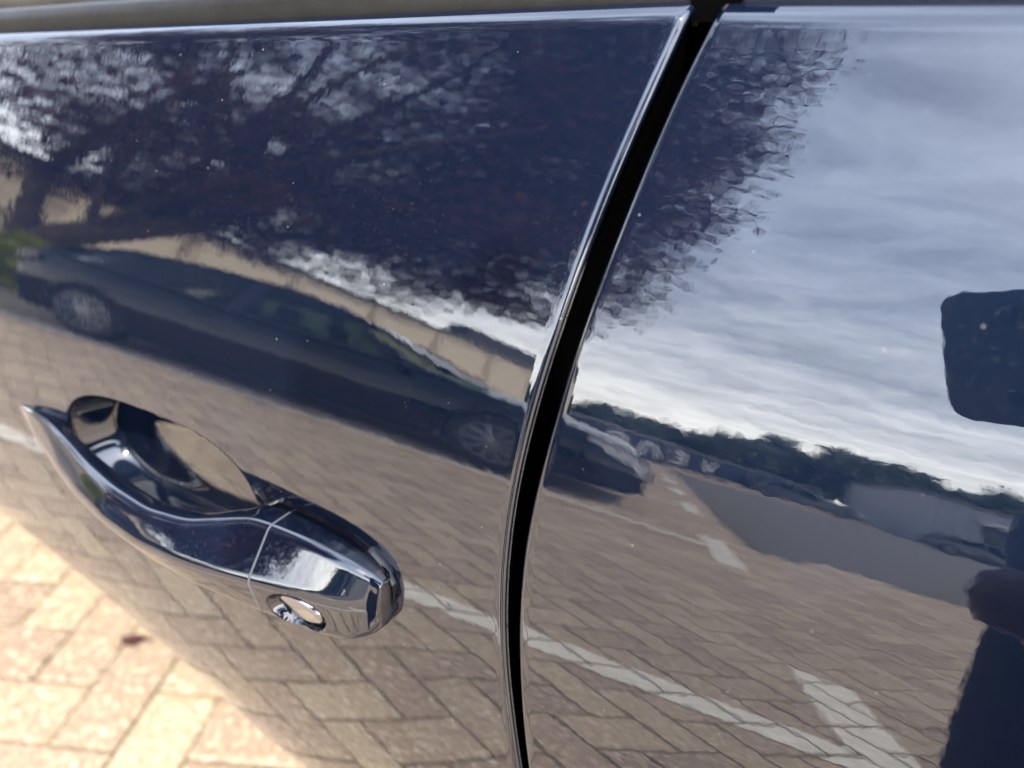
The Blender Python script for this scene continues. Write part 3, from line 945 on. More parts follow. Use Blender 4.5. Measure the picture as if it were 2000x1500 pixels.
def build_car(name, paint_mat, loc, rotz, label, group, scale=1.0, far_detail=False):
    """A saloon pointing along +X in its own frame, nose at x=0, standing on z=0, near side at y=0 looking to +Y."""
    root = empty(name, loc, rotz)
    root.scale = (scale, scale, scale)
    tag(root, label, "car", group)
    Lx = 5.25; W = 1.86
    # station: x, belt z, half width at belt, lower z, deck z in the middle
    st = [(-5.0, .62, .66, .30, .64), (-4.95, .82, .76, .25, .86), (-4.85, .98, .84, .22, 1.03), (-4.62, 1.03, .88, .20, 1.08), (-4.2, 1.03, .92, .20, 1.06), (-3.4, .99, .93, .20, 1.02), (-2.4, .96, .93, .20, 1.0), (-1.6, .93, .925, .20, 1.02),
          (-1.15, .90, .91, .20, .985), (-.7, .85, .885, .20, .935), (-.35, .78, .84, .20, .865), (-.12, .70, .76, .21, .77), (-.03, .60, .66, .24, .64), (0, .52, .58, .30, .54)]
    xs_dense = np.concatenate([np.linspace(-5.0, -4.75, 8)[:-1], np.linspace(-4.75, -.35, 70)[:-1], np.linspace(-.35, 0, 10)])
    cols = list(zip(*st))
    rings_ = []
    wf, wr, wrad = -.98, -4.16, .335
    for x in xs_dense:
        zb, hw, zl, zd = [np.interp(x, cols[0], cols[k]) for k in (1, 2, 3, 4)]
        half = []
        for t in np.linspace(0, 1, 12):
            z = zl + (zb - zl) * t
            bul = hw * (0.955 + .045 * math.sin(math.pi * min(1, t * 1.15) ** .9)) - .05 * max(0, t - .82) / .18 * hw / .93 - .03 * (1 - t) ** 3
            half.append((bul, z))
        for t in np.linspace(0, 1, 6)[1:]:
            w0 = half[11][0]
            half.append((w0 * (1 - t), zb + (zd - zb) * math.sin(t * math.pi / 2)))
        ring = [(x, p[0], p[1]) for p in half] + [(x, -p[0], p[1]) for p in half[::-1][1:]]
        rings_.append(ring)
    n = len(rings_[0]); V = [p for r in rings_ for p in r]; F = []
    for i in range(len(rings_) - 1):
        for k in range(n - 1):
            q = (i * n + k, (i + 1) * n + k, (i + 1) * n + k + 1, i * n + k + 1)
            c = np.mean([V[j] for j in q], axis=0)
            if abs(c[1]) > .6 and (math.hypot(c[0] - wf, c[2] - wrad) < .385 or math.hypot(c[0] - wr, c[2] - wrad) < .385): continue
            F.append(q)
    V = [(p[0], p[1] - W / 2, p[2]) for p in V]
    F.append(tuple((len(rings_) - 1) * n + k for k in range(n))); F.append(tuple(range(n - 1, -1, -1)))
    autosmooth(add_mesh("body", V, F, paint_mat, root), 40)
    # greenhouse: pillars and roof painted, glass between
    roofp = [(-4.84, 1.03), (-4.55, 1.20), (-4.1, 1.385), (-3.6, 1.47), (-3.0, 1.50), (-2.5, 1.475), (-2.15, 1.37), (-1.7, 1.18), (-1.22, .985)]
    prof = lambda x: float(np.interp(x, [p[0] for p in roofp], [p[1] for p in roofp]))
    def hoop_at(x, top):
        zb = np.interp(x, cols[0], cols[1]); hw = np.interp(x, cols[0], cols[2]) * .955
        k = max(0.02, (top - zb) / .55)
        ins = hw - .24 * k
        return zb, hw, ins
    R_ = []
    for x in np.linspace(-4.12, -2.2, 24):
        top = prof(x); zb, hw, ins = hoop_at(x, top)
        R_.append([(x, -W / 2 + ins * math.sin(t) * (1.0), top - .055 * (1 - math.cos(t)) ** 2) for t in np.linspace(-math.pi / 2, math.pi / 2, 13)])
    m = MB(); m.rings(R_, cap=False, close=False); autosmooth(m.build("roof", paint_mat, root), 40)
    for nm, xs2 in (("windscreen", np.linspace(-2.2, -1.2, 10)), ("rear_window", np.linspace(-4.12, -4.83, 10))):
        R_ = []
        for x in xs2:
            top = prof(x); zb, hw, ins = hoop_at(x, top)
            R_.append([(x, -W / 2 + ins * math.sin(t), top - .055 * (1 - math.cos(t)) ** 2 * min(1, (top - zb) / .3 + .2)) for t in np.linspace(-math.pi / 2, math.pi / 2, 13)])
        m = MB(); m.rings(R_, cap=False, close=False); autosmooth(m.build(nm, "car_glass", root), 40)
    for sg in (1, -1):
        def sidept(x, t, off=0.0):
            top = prof(x) - .055; zb, hw, ins = hoop_at(x, top + .055)
            z = zb - .01 + (max(top, zb + .01) - zb + .01) * t
            return (x, -W / 2 + sg * (hw - .01 + off - (hw - ins) * t), z)
        def patch(name, xa, xb, t0, t1, mat, off, nx=14, lean0=0.0, lean1=0.0):
            V = []; nt_ = 5
            for k in range(nt_):
                t = t0 + (t1 - t0) * k / (nt_ - 1)
                for j in range(nx):
                    x = (xa + lean0 * t) + ((xb + lean1 * t) - (xa + lean0 * t)) * j / (nx - 1)
                    V.append(sidept(x, t, off))
            F = [(i * nx + j, i * nx + j + 1, (i + 1) * nx + j + 1, (i + 1) * nx + j) for i in range(nt_ - 1) for j in range(nx - 1)]
            return autosmooth(add_mesh(name, V, F, mat, root), 40)
        patch("side_window", -4.42, -3.98, .05, .93, "car_glass", .0, lean0=.42, lean1=.22)
        patch("side_window", -3.86, -3.03, .03, .95, "car_glass", .0)
        patch("side_window", -2.93, -1.78, .03, .95, "car_glass", .0, lean1=-.42)
        patch("pillar", -3.04, -2.92, 0, 1.02, paint_mat, .004, nx=3)
        patch("pillar", -3.99, -3.85, 0, 1.02, paint_mat, .004, nx=3, lean0=.2)
        patch("pillar", -1.80, -1.24, 0, 1.02, paint_mat, .004, nx=6, lean0=-.40, lean1=-.92)
        patch("pillar", -4.82, -4.40, 0, 1.02, paint_mat, .004, nx=6, lean0=.70, lean1=.42)
        patch("roof_rail", -4.12, -2.2, .93, 1.04, paint_mat, .004, nx=20)
        patch("window_trim", -4.42, -1.74, -.02, .05, "black_plastic", .006, nx=24)
        for xh in (-2.05, -3.25):
            m = MB(); m.box(xh - .85 + .75, xh + .85 - .75, 0, .03, .80, .825, .006)
            o = m.build("door_handle", paint_mat, root); o.location = (0, -W / 2 + sg * .93 - (.03 if sg < 0 else 0), 0)
        m = MB()
        rg = []
        for t in np.linspace(0, math.pi, 7):
            s = max(.05, math.sin(t) ** .6)
            rg.append([(-1.72 + .07 * math.cos(t), -W / 2 + sg * (1.03 + .10 * s * math.cos(a)), 1.02 + .07 * s * math.sin(a)) for a in np.linspace(0, 2 * math.pi, 15)[:-1]])
        m.rings(rg); autosmooth(m.build("door_mirror", paint_mat, root), 50)
        for xw in (wf, wr): wheel(root, (xw, -W / 2 + sg * .80, wrad), wrad, .21, sg, 10)
        for xw in (wf, wr):
            m = MB(); rg = []
            for a in np.linspace(-.35, math.pi + .35, 26):
                rg.append([(xw + .385 * math.cos(a), -W / 2 + sg * .90, wrad + .385 * math.sin(a)), (xw + .385 * math.cos(a), -W / 2 + sg * .62, wrad + .385 * math.sin(a)), (xw + .36 * math.cos(a), -W / 2 + sg * .62, wrad + .36 * math.sin(a)), (xw + .36 * math.cos(a), -W / 2 + sg * .90, wrad + .36 * math.sin(a))])
            m.rings(rg); m.build("wheel_arch", "black_plastic", root)
        # headlight wrapped round the corner
        def fr(x, z, off):
            hw = np.interp(x, cols[0], cols[2]); return (x + off * .7, -W / 2 + sg * (hw * .985 + off), z)
        V = []; nx = 9
        for k in range(4):
            for j in range(nx):
                x = -.42 + .40 * j / (nx - 1); zt = np.interp(x, cols[0], cols[1])
                V.append(fr(x, zt - .02 - .125 * (k / 3) * (.45 + .55 * j / (nx - 1)), .012))
        F = [(i * nx + j, i * nx + j + 1, (i + 1) * nx + j + 1, (i + 1) * nx + j) for i in range(3) for j in range(nx - 1)]
        autosmooth(add_mesh("headlight", V, F, "headlight_glass", root), 40)
        V = []
        for k in range(3):
            for j in range(6):
                x = -4.96 + .28 * j / 5; zt = np.interp(x, cols[0], cols[1])
                hw = np.interp(x, cols[0], cols[2]); V.append((x - .01, -W / 2 + sg * (hw * .985 + .012), zt - .04 - .14 * k / 2))
        F = [(i * 6 + j, i * 6 + j + 1, (i + 1) * 6 + j + 1, (i + 1) * 6 + j) for i in range(2) for j in range(5)]
        autosmooth(add_mesh("tail_light", V, F, "red_lens", root), 40)
    # grille, lower intake, plate
    m = MB(); m.box(-.01, .016, -W / 2 - .36, -W / 2 + .36, .37, .53, .008); gr_ = m.build("grille", "black_plastic", root)
    for k in range(5):
        m = MB(); z = .383 + .029 * k; m.box(.013, .024, -W / 2 - .34, -W / 2 + .34, z, z + .011, .003); m.build("slat", "chrome", gr_)
    m = MB(); m.box(-.06, .008, -W / 2 - .50, -W / 2 + .50, .225, .29, .008); m.build("lower_intake", "black_plastic", root)
    m = MB(); m.box(.0, .02, -W / 2 - .26, -W / 2 + .26, .30, .355, .004); m.build("number_plate", "plate_white", root)
    # inside: seats and floor so that the glass does not look into nothing
    m = MB(); m.box(-4.9, -.5, -W + .25, -.25, .26, .30); m.build("floor_pan", "black_plastic", root)
    for sx in (-2.75, -3.75):
        for sy in (-.5, -1.36):
            m = MB(); m.box(sx - .12, sx + .04, sy - .24, sy + .24, .45, 1.05, .05); m.box(sx, sx + .5, sy - .25, sy + .25, .35, .52, .04); m.box(sx - .12, sx - .02, sy - .12, sy + .12, 1.07, 1.25, .03)
            m.build("seat", "black_plastic", root)
    m = MB(); m.box(-1.75, -1.3, -W + .2, -.2, .70, .93, .05); m.build("dashboard", "black_plastic", root)
    return root


def Eloc(bx, by, z=0.0): return E2W(bx, by, z)


build_car("parked_car", "black_paint", Eloc(0.0, 4.55), -BAY, "black saloon with alloy wheels parked under the purple tree", None, scale=1.05)

# ------------------------------------------------------------------ trees and shrubs


def leaf_cloud(centres, per, spread, size, aspect=1.7, flat=0.0):
    """Four-sided leaves, two triangles each, scattered round clump centres."""
    centres = np.asarray(centres); n = len(centres) * per
    c = np.repeat(centres, per, axis=0)
    d = rng.normal(size=(n, 3)); d /= np.linalg.norm(d, axis=1)[:, None]
    r = rng.random(n) ** .5
    p = c + d * (r * spread)[:, None] * np.array([1.25, 1.25, .72])
    nrm = rng.normal(size=(n, 3)); nrm[:, 2] += flat; nrm /= np.linalg.norm(nrm, axis=1)[:, None]
    a = np.cross(nrm, rng.normal(size=(n, 3))); a /= np.linalg.norm(a, axis=1)[:, None]
    b = np.cross(nrm, a)
    s = size * (0.6 + .8 * rng.random(n))[:, None]
    v = np.empty((n, 4, 3))
    v[:, 0] = p - a * s * aspect / 2; v[:, 1] = p + b * s / 2 + nrm * s * .12; v[:, 2] = p + a * s * aspect / 2; v[:, 3] = p - b * s / 2 + nrm * s * .12
    return v.reshape(-1, 3), np.arange(n * 4).reshape(n, 4)


def fast_mesh(name, v, f, mat, parent=None, **kw):
    me = bpy.data.meshes.new(name)
    me.vertices.add(len(v)); me.vertices.foreach_set("co", np.asarray(v, np.float32).ravel())
    me.loops.add(f.size); me.polygons.add(len(f))
    me.loops.foreach_set("vertex_index", f.astype(np.int32).ravel())
    me.polygons.foreach_set("loop_start", np.arange(0, f.size, f.shape[1], dtype=np.int32))
    me.materials.append(MATS[mat]); me.update(calc_edges=True)
    o = bpy.data.objects.new(name, me); COL.objects.link(o)
    if parent is not None: o.parent = parent
    for k, val in kw.items(): setattr(o, k, val)
    return o


def ellipsoid_clumps(n, c, r, lo=0.45, accept=None):
    out = []
    while len(out) < n:
        d = rng.normal(size=3); d /= np.linalg.norm(d)
        k = lo + (1 - lo) * rng.random() ** .6
        lump = 1 + .13 * math.sin(5 * d[0] + 3 * d[2] + 1) * math.cos(4 * d[1] - 2 * d[2])
        p = np.array(c) + d * np.array(r) * k * lump
        if accept is None or accept(p): out.append(p)
    return np.array(out)


# purple-leaved tree; local frame x = bx, y = -by, origin at the foot of the trunk
TB = (-8.75, 8.4)
tree = empty("purple_tree", Eloc(*TB), -BAY)
tag(tree, "large purple-leaved tree with a leaning trunk behind the black saloon", "tree")
cc = np.array([-6.6 - TB[0], -(7.8 - TB[1]), 8.8]); cr_ = np.array([6.2, 5.6, 6.9])
clumps = ellipsoid_clumps(850, cc, cr_, .35, lambda p: p[2] > 3.0 and not (p[0] < -.9 and p[2] < 4.0))
low_ = np.array([[rng.uniform(-11.5, -1.2), rng.uniform(-11.5, -5.2), rng.uniform(3.0, 3.9)] for _ in range(85)])
low_ = low_[low_[:, 0] < -1.5 - (3.9 - low_[:, 2]) * 1.2]
right_ = np.array([[rng.uniform(-4.2, -.5), rng.uniform(-10.4, -6.4), rng.uniform(3.4, 10.5)] for _ in range(250)])
right_ = right_[right_[:, 0] < np.minimum(-1.35 + .34 * (right_[:, 2] - 3.4), -.55)]
clumps = np.concatenate([clumps, np.concatenate([low_, right_]) - np.array([TB[0], -TB[1], 0])])
caz = np.degrees(np.arctan2(clumps[:, 0] + TB[0], -clumps[:, 1] + TB[1])); cel = np.degrees(np.arctan2(clumps[:, 2] - .9, np.hypot(clumps[:, 0] + TB[0], -clumps[:, 1] + TB[1])))
clumps = clumps[~((caz < -50) & (cel > 9) & (cel < 24) & (rng.random(len(clumps)) < .5))]      # thin, open side of the crown
v_, f_ = leaf_cloud(clumps, 165, .66, .066)
fast_mesh("crown", v_, f_, "purple_leaf", tree)["kind"] = "stuff"
m = MB()
m.tube([(-.5, 0, -.1), (-.45, 0, .5), (-.2, .05, 1.2), (.35, .1, 1.75), (1.2, .15, 2.25), (2.2, .1, 3.0), (3.0, 0, 4.4), (3.2, 0, 6.5)], [.42, .34, .30, .28, .24, .20, .15, .07], 12)
m.tube([(-.35, 0, .8), (-.55, -.05, 1.8), (-.7, .1, 3.0), (-.4, .2, 5.0), (.2, .2, 7.5)], [.30, .25, .2, .14, .05], 10)
for _ in range(16):
    t = rng.random(); b0 = Vector((.35 + 2.6 * t, .1, 1.8 + 2.6 * t)); e0 = Vector((cc[0] + rng.uniform(-4, 5), cc[1] + rng.uniform(-4, 4), rng.uniform(4, 11)))
    mid = (b0 + e0) / 2 + Vector((rng.uniform(-.5, .5), rng.uniform(-.5, .5), .7))
    m.tube([b0, mid, e0], [.11, .07, .02], 6)
autosmooth(m.build("trunk", "bark", tree), 60)


def shrub(name, bx, by, r, h, mat, label, group=None, n=60, per=60, size=.06, cat="shrub"):
    o = empty(name, Eloc(bx, by), -BAY); tag(o, label, cat, group)
    cl = ellipsoid_clumps(n, (0, 0, h * .5), (r, r, h * .5), .3)
    v, f = leaf_cloud(cl, per, .22, size)
    fast_mesh("foliage", v, f, mat, o)["kind"] = "stuff"
    m = MB()
    for _ in range(7):
        a = rng.uniform(0, 6.28); m.tube([(0.05 * math.cos(a), .05 * math.sin(a), -.05), (r * .5 * math.cos(a), r * .5 * math.sin(a), h * .7)], [.025, .008], 5)
    m.build("stem", "bark", o)
    return o


shrub("yellow_shrub", -8.15, 6.9, .72, 1.5, "bright_leaf", "yellow-green shrub in front of the tree trunk, behind the black saloon's tail")
shrub("green_shrub", -8.6, 9.9, 1.1, 1.75, "bright_leaf", "round green shrub close behind the black saloon's boot")
shrub("green_shrub", -6.4, 10.8, 1.25, 1.5, "bright_leaf", "low green shrub behind the black saloon's rear window")
shrub("green_shrub", -4.6, 11.6, 1.2, 1.35, "hedge_leaf", "low dark green shrub behind the black saloon's bonnet end")

# far belt of trees, one mass
cl = []
for t in np.linspace(-26, 40, 260):
    a = R(t); base = 58 + 5 * math.sin(t * .7)
    hgt = np.interp(t, [-26, -8, -2, 2, 8, 13, 18, 25, 40], [5.0, 4.2, 4.0, 4.6, 6.0, 7.4, 7.2, 7.6, 8]) + 1.0 * math.sin(t * 2.3) * math.sin(t * .9) + rng.uniform(-.5, .5)
    for _ in range(6):
        z = hgt * rng.random() ** .6
        d = base + rng.uniform(-2, 2.5)
        cl.append((d * math.sin(a), -d * math.cos(a), z))
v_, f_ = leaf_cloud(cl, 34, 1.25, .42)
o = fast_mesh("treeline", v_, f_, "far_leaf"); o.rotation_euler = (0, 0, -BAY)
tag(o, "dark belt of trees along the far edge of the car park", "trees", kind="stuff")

# ------------------------------------------------------------------ buildings and fence
# low beige hall behind the tree
p0 = np.array([-13.6, -7.2]); p1 = np.array([-4.65, -26.9])       # facade foot, local (bx, -by)
hall = empty("beige_hall", Eloc(p0[0], -p0[1]), -BAY + math.atan2(p1[1] - p0[1], p1[0] - p0[0]))
tag(hall, "long low beige rendered hall with flat roof behind the purple tree", "building")
LN = float(np.hypot(*(p1 - p0)))
HH = 3.95
m = MB(); m.box(0, LN, -9, 0, -.03, HH); m.build("wall", "beige_render", hall)
m = MB(); m.box(-.15, LN + .15, -9.15, .15, HH, HH + .16, .02); m.build("roof", "roof_sheet", hall)
m = MB(); m.box(0, LN, .0, .05, .0, .45, .01); m.build("plinth", "beige_trim", hall)
for k, x in enumerate(np.linspace(1.5, LN - .3, 8)):
    m = MB(); m.box(x - .16, x + .16, .0, .09, .45, HH - .003, .01); m.build("pilaster", "beige_trim", hall)
for x in (3.0, 8.8):
    m = MB(); m.box(x - .7, x + .7, .0, .06, 1.1, 2.3, .01); w_ = m.build("window", "beige_trim", hall)
    m = MB(); m.box(x - .62, x - .02, .045, .07, 1.17, 2.23, .004); m.build("pane", "dark_glass", w_)
    m = MB(); m.box(x + .02, x + .62, .045, .07, 1.17, 2.23, .004); m.build("pane", "dark_glass", w_)
m = MB(); m.box(LN - 4.6, LN - .1, -1.2, -.2, HH + .16, HH + .95, .03); m.build("roof_box", "dark_cladding", hall)

# grey industrial shed in the shade, far across the road
shed = empty("grey_shed", Eloc(12.6, 36.0), -BAY)
tag(shed, "grey metal-clad shed with a dark loading bay across the road", "building")
m = MB(); m.box(0, 16, -14, 0, 0, 4.3); m.build("wall", "grey_cladding", shed)
m = MB(); m.box(-.2, 16.2, -14.2, .2, 4.3, 4.46, .03); m.build("roof", "roof_sheet", shed)
for k in range(22):
    x = .4 + k * .72
    if 2.3 < x < 7.2: continue
    m = MB(); m.box(x, x + .22, .0, .05, .2, 4.28, .01); m.build("panel", "grey_cladding", shed)
m = MB(); m.box(2.3, 7.2, .0, .06, .1, 3.0, .02); d_ = m.build("loading_door", "dark_cladding", shed)
for k in range(6):
    m = MB(); m.box(2.4, 7.1, .055, .08, .2 + k * .46, .58 + k * .46, .01); m.build("slat", "dark_cladding", d_)
m = MB(); m.box(2.2, 7.3, .0, .5, 3.05, 3.4, .03); m.build("canopy", "pale_cladding", shed)

# banner fence with big pale letters
q0 = np.array([-3.4, -27.5]); q1 = np.array([9.2, -41.5])
fl = float(np.hypot(*(q1 - q0)))
fence = empty("banner_fence", Eloc(q0[0], -q0[1]), -BAY + math.atan2(q1[1] - q0[1], q1[0] - q0[0]))
tag(fence, "dark blue banner fence with big pale letters at the end of the bays", "fence")
npan = 6
for k in range(npan):
    a, b = fl * k / npan, fl * (k + 1) / npan
    m = MB(); m.box(a + .05, b - .05, -.02, .02, .10, 1.82, .005); m.build("panel", "banner_navy", fence)
for k in range(npan + 1):
    x = fl * k / npan
    m = MB(); m.box(x - .035, x + .035, -.035, .035, 0, 1.95, .006); m.build("post", "galvanised", fence)
m = MB(); m.box(0, fl, -.03, .03, 1.83, 1.88, .006); m.build("rail", "galvanised", fence)


def letter(strokes, x, parent, wdt=.23):
    """A letter as flat thick strokes on the banner; x grows to the reader's left on this side, so mirror it."""
    m = MB()
    for st_ in strokes:
        for (a, b) in zip(st_[:-1], st_[1:]):
            d = Vector((b[0] - a[0], b[1] - a[1])); n_ = Vector((-d.y, d.x)).normalized() * wdt / 2
            q = [(a[0] + n_.x, a[1] + n_.y), (a[0] - n_.x, a[1] - n_.y), (b[0] - n_.x, b[1] - n_.y), (b[0] + n_.x, b[1] + n_.y)]
            vv = [(x - p[0], .0225 + .0008 * len(m.f), .42 + p[1]) for p in q] + [(x - p[0], .034 + .0008 * len(m.f), .42 + p[1]) for p in q]
            m.add(vv, [(4, 5, 6, 7), (0, 1, 5, 4), (1, 2, 6, 5), (2, 3, 7, 6), (3, 0, 4, 7)])
    return m.build("letter", "banner_white", parent)


letter([[(0, 1.05), (.5, .05), (1.0, 1.05)]], 9.6, fence)
letter([[(.85, 1.0), (.1, 1.0), (.1, .1), (.85, .1)], [(.1, .56), (.7, .56)]], 7.4, fence)
letter([[(0, .05), (.2, .75), (.5, 1.0), (.8, .75), (1.0, .05)]], 5.6, fence)
letter([[(1.1, .9), (.7, 1.05), (.2, .9), (.05, .55), (.25, .2), (.7, .15), (.75, .5), (1.6, .55)]], 3.6, fence)

# light-coloured cars in the distance
for bx, by, rz, pm, lb in ((7.2, 34.0, 0.25, "grey_paint", "dark grey car parked far off in front of the banner fence's end"), (14.6, 32.8, 0.2, "grey_paint", "dark grey car parked far off in front of the grey shed")):
    build_car("distant_car", pm, Eloc(bx + 2.4, by), -BAY + rz, lb, "cars parked far across the road")

# ------------------------------------------------------------------ the photographer
PC = CAM + C_R * 0.0705 + C_U * 0.0025 - C_F * 0.0075       # middle of the phone
m = MB(); rings_ = []


def rrect(w, h, r, n=7):
    out = []
    for cx, cy, a0 in ((w / 2 - r, h / 2 - r, 0), (-w / 2 + r, h / 2 - r, 90), (-w / 2 + r, -h / 2 + r, 180), (w / 2 - r, -h / 2 + r, 270)):
        for k in range(n):
            a = R(a0 + 90 * k / (n - 1)); out.append((cx + r * math.cos(a), cy + r * math.sin(a)))
    return out


for d_, s_ in ((-.0042, -.0025), (-.0036, -.0008), (-.002, 0), (.002, 0), (.0036, -.0008), (.0042, -.0025)):
    rings_.append([PC + C_R * p[0] + C_U * p[1] + C_F * d_ for p in rrect(.160 + 2 * s_, .0765 + 2 * s_, .011 + s_)])
phone = MB().rings(rings_, cap=True).build("smartphone", "phone_shell")
autosmooth(phone, 40)
tag(phone, "dark smartphone held sideways, mirrored in the rear door", "phone")
for dx_, dy_ in ((-.0485, .0225), (-.0485, -.0225), (-.030, .0)):
    c_ = PC + C_R * dx_ + C_U * dy_
    m = MB()
    m.rings([[c_ + C_R * (r_ * math.cos(a)) + C_U * (r_ * math.sin(a)) + C_F * h_ for a in np.linspace(0, 2 * math.pi, 25)[:-1]] for r_, h_ in ((.0062, .0040), (.0062, .0052), (.0050, .0056), (.0046, .0050))], cap=True)
    m.build("camera_lens", "lens_glass", phone)
m = MB(); m.rings([[PC + C_R * p[0] + C_U * p[1] - C_F * h_ for p in rrect(.154, .070, .008)] for h_ in (.0041, .00435)], cap=True); m.build("screen", "lens_glass", phone)


def skin_mesh(name, verts, edges, radii, root_i, sub=2):
    me = bpy.data.meshes.new(name); me.from_pydata(verts, edges, []); me.update()
    o = bpy.data.objects.new(name, me); COL.objects.link(o)
    o.modifiers.new("skin", 'SKIN')
    if not me.skin_vertices: me.attributes.new("skin", 'FLOAT', 'POINT')
    sv = me.skin_vertices[0].data
    for i, r_ in enumerate(radii):
        sv[i].radius = r_ if hasattr(r_, "__len__") else (r_, r_)
        sv[i].use_root = (i == root_i)
    o.modifiers[0].use_smooth_shade = True
    md = o.modifiers.new("sub", 'SUBSURF'); md.levels = sub; md.render_levels = sub
    dg = bpy.context.evaluated_depsgraph_get()
    ev = o.evaluated_get(dg)
    me2 = bpy.data.meshes.new_from_object(ev)
    me2.name = name
    bpy.data.objects.remove(o)
    o2 = bpy.data.objects.new(name, me2); COL.objects.link(o2)
    me2.polygons.foreach_set("use_smooth", np.ones(len(me2.polygons), bool))
    return o2


person = empty("person", (0.33, -0.70, 0.0))
tag(person, "person in navy jacket and dark trousers holding a phone, mirrored at the edge", "person")
RV = Vector((C_R.x, C_R.y, 0)).normalized(); FV = Vector((C_F.x, C_F.y, 0)).normalized()
BC = Vector((0.262, -0.675, 0.0))


def B(r, f, z): return BC + RV * r + FV * f + Vector((0, 0, z))


hand_r = Vector(PC + C_R * .098 - C_F * .012 - C_U * .03)
hand_l = Vector((.125, -.603, .802))
UX = .10
V = [B(0, 0, .90), B(.04, .01, 1.08), B(UX - .01, .0, 1.26), B(UX, .01, 1.40), B(UX, .04, 1.49), B(UX, .07, 1.56), B(UX, .10, 1.655), B(UX, .105, 1.735),
     B(-.105, 0, .85), B(-.115, .03, .50), B(-.12, .0, .10), B(-.12, .13, .045),
     B(.105, 0, .85), B(.115, .02, .50), B(.125, -.02, .10), B(.14, .11, .045),
     B(UX - .17, 0, 1.39), Vector((.178, -.715, 1.06)), Vector((.112, -.612, .885)), hand_l,
     B(UX + .20, 0, 1.40), B(UX + .235, .10, 1.12), hand_r - C_R * -.035 - C_F * .05 - C_U * .03, hand_r]
Ed = [(0, 1), (1, 2), (2, 3), (3, 4), (4, 5), (5, 6), (6, 7), (0, 8), (8, 9), (9, 10), (10, 11), (0, 12), (12, 13), (13, 14), (14, 15), (3, 16), (16, 17), (17, 18), (18, 19), (3, 20), (20, 21), (21, 22), (22, 23)]
Rd = [(.165, .115), (.155, .110), (.17, .12), (.13, .10), .062, .062, (.078, .095), (.06, .075),
      .092, .066, .045, .04, .092, .066, .045, .04,
      .068, .052, .042, .034, .068, .052, .036, .030]
body = skin_mesh("body", V, Ed, Rd, 0)
for k in ("navy_cloth", "dark_cloth", "skin", "shoe_leather", "hair"): body.data.materials.append(MATS[k])
hv = np.array([p.center for p in body.data.polygons])
idx = np.zeros(len(hv), int)
idx[hv[:, 2] < .86] = 1
idx[hv[:, 2] < .075] = 3
head_c = np.array(B(UX, .10, 1.655))
dl = np.linalg.norm(hv - np.array(hand_l), axis=1); dr = np.linalg.norm(hv - np.array(hand_r), axis=1)
arm_l = (dl < .16) & (hv[:, 2] > .74); idx[arm_l] = 0
idx[(dl < .048)] = 2; idx[(dr < .048)] = 2
hd = hv[:, 2] > 1.50; idx[hd] = 2
rel = hv - head_c
fwd = rel @ np.array(FV)
idx[hd & ((rel[:, 2] > .055) | ((fwd < -.005) & (rel[:, 2] > -.06)))] = 4
body.data.polygons.foreach_set("material_index", idx.astype(np.int32))
body.parent = person; body.matrix_parent_inverse = person.matrix_world.inverted(); body.location = -Vector((0.33, -0.70, 0.0)); body.matrix_parent_inverse = Matrix.Identity(4)
POFF = -Vector((0.33, -0.70, 0.0))
# face: nose, eyes, mouth, ears
m = MB(); nb = B(UX, .10, 1.655)
m.tube([nb + FV * .085 + Vector((0, 0, .02)), nb + FV * .104 + Vector((0, 0, -.022)), nb + FV * .088 + Vector((0, 0, -.034))], [.007, .013, .008], 8)
o = m.build("nose", "skin", person, True); o.location = POFF
for s in (-1, 1):
    m = MB(); m.disc_lathe([(.002, -.006), (.010, -.004), (.012, 0), (.010, .004), (.002, .006)], 12, c=tuple(nb + FV * .082 + RV * (.031 * s) + Vector((0, 0, .012)))); o = m.build("eye", "plate_white", person, True); o.location = POFF
    m = MB(); m.tube([nb + RV * (.078 * s) + Vector((0, 0, .025)), nb + RV * (.088 * s) - FV * .012 + Vector((0, 0, 0)), nb + RV * (.078 * s) + Vector((0, 0, -.03))], [.010, .016, .009], 8); o = m.build("ear", "skin", person, True); o.location = POFF
m = MB(); m.tube([nb + FV * .086 - RV * .024 + Vector((0, 0, -.058)), nb + FV * .093 + Vector((0, 0, -.056)), nb + FV * .086 + RV * .024 + Vector((0, 0, -.058))], [.003, .006, .003], 6); o = m.build("mouth", "brown_leather", person, True); o.location = POFF


def fingers(base, dirs, lens, rads, bend, name="finger"):
    for d, L, r_, st in zip(dirs, lens, rads, base):
        d = d.normalized(); p = [st, st + d * L * .45, st + d * L * .45 + (d + bend * .8).normalized() * L * .3, st + d * L * .45 + (d + bend * .8).normalized() * L * .3 + (d * .4 + bend).normalized() * L * .25]
        m = MB(); m.tube(p, [r_, r_ * .95, r_ * .88, r_ * .6], 8); o = m.build(name, "skin", person, True); o.location = POFF


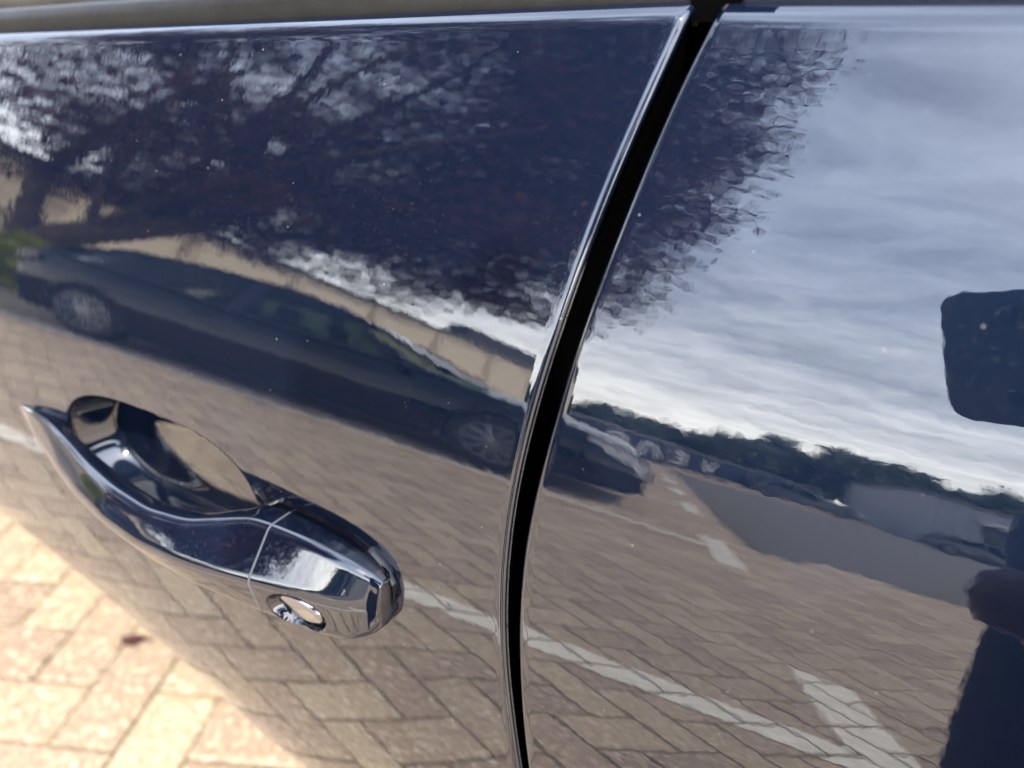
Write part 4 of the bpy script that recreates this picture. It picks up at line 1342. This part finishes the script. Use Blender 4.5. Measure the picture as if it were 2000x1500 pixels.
# right hand grips the far end of the phone: four fingers over its back edge, thumb below
fingers([hand_r + C_R * (.022 - .016 * k) + C_U * .012 for k in range(4)], [C_U * 1.0 + C_F * .15] * 4, [.062, .072, .068, .054], [.0085, .009, .0088, .0078], C_F * .9)
fingers([hand_r - C_R * .02 - C_F * .012], [C_U * .7 - C_R * .6 - C_F * .25], [.062], [.010], -C_F * .1, "thumb")
fingers([hand_l + Vector((-.005 + .013 * k, .012, -.012)) for k in range(4)], [Vector((-.35, .45, -.75))] * 4, [.056, .064, .060, .048], [.0085, .009, .0088, .0076], Vector((.2, -.8, -.2)))
fingers([hand_l + Vector((-.012, .012, .0))], [Vector((-.75, .3, -.25))], [.052], [.0095], Vector((.1, .2, -.7)), "thumb")

# leather bag at the hip
bag = empty("shoulder_bag", (.152, -.562, .762)); tag(bag, "dark brown leather bag at the person's hip, mirrored in the door", "bag")
m = MB(); rg = []
for z, sx, sy in ((-.035, .070, .022), (-.028, .088, .034), (.005, .098, .038), (.035, .094, .032), (.052, .076, .020), (.056, .05, .012)):
    rg.append([(sx * math.copysign(abs(math.cos(a)) ** .6, math.cos(a)), sy * math.copysign(abs(math.sin(a)) ** .6, math.sin(a)), z + .03) for a in np.linspace(0, 2 * math.pi, 25)[:-1]])
m.rings(rg); autosmooth(m.build("pouch", "brown_leather", bag), 50)
m = MB(); m.tube([(.06, 0, .08), (.13, -.02, .35), (.17, -.04, .62), (.20, -.09, .73), (.24, -.16, .62), (.18, -.14, .30), (.085, -.02, .08)], .007, 6); m.build("strap", "brown_leather", bag, True)

# ------------------------------------------------------------------ small things
m = MB()
lv = []
for t in np.linspace(0, 1, 7):
    w = .013 * math.sin(math.pi * (t * .92 + .06)) ** .8
    lv.append([(-.022 + .046 * t, -w, .006 + .008 * abs(t - .5)), (-.022 + .046 * t, 0, .003 + .006 * abs(t - .5)), (-.022 + .046 * t, w, .007 + .008 * abs(t - .5))])
m.rings(lv, cap=False, close=False)
m.tube([(.024, 0, .004), (.040, .004, .002)], .0009, 5)
leaf = m.build("fallen_leaf", "red_leaf", loc=(-1.066, .176, .002), rotz=R(40)); leaf.scale = (.85, .95, 1.2)
tag(leaf, "small dark red leaf lying on the bright paving below the door", "leaf")
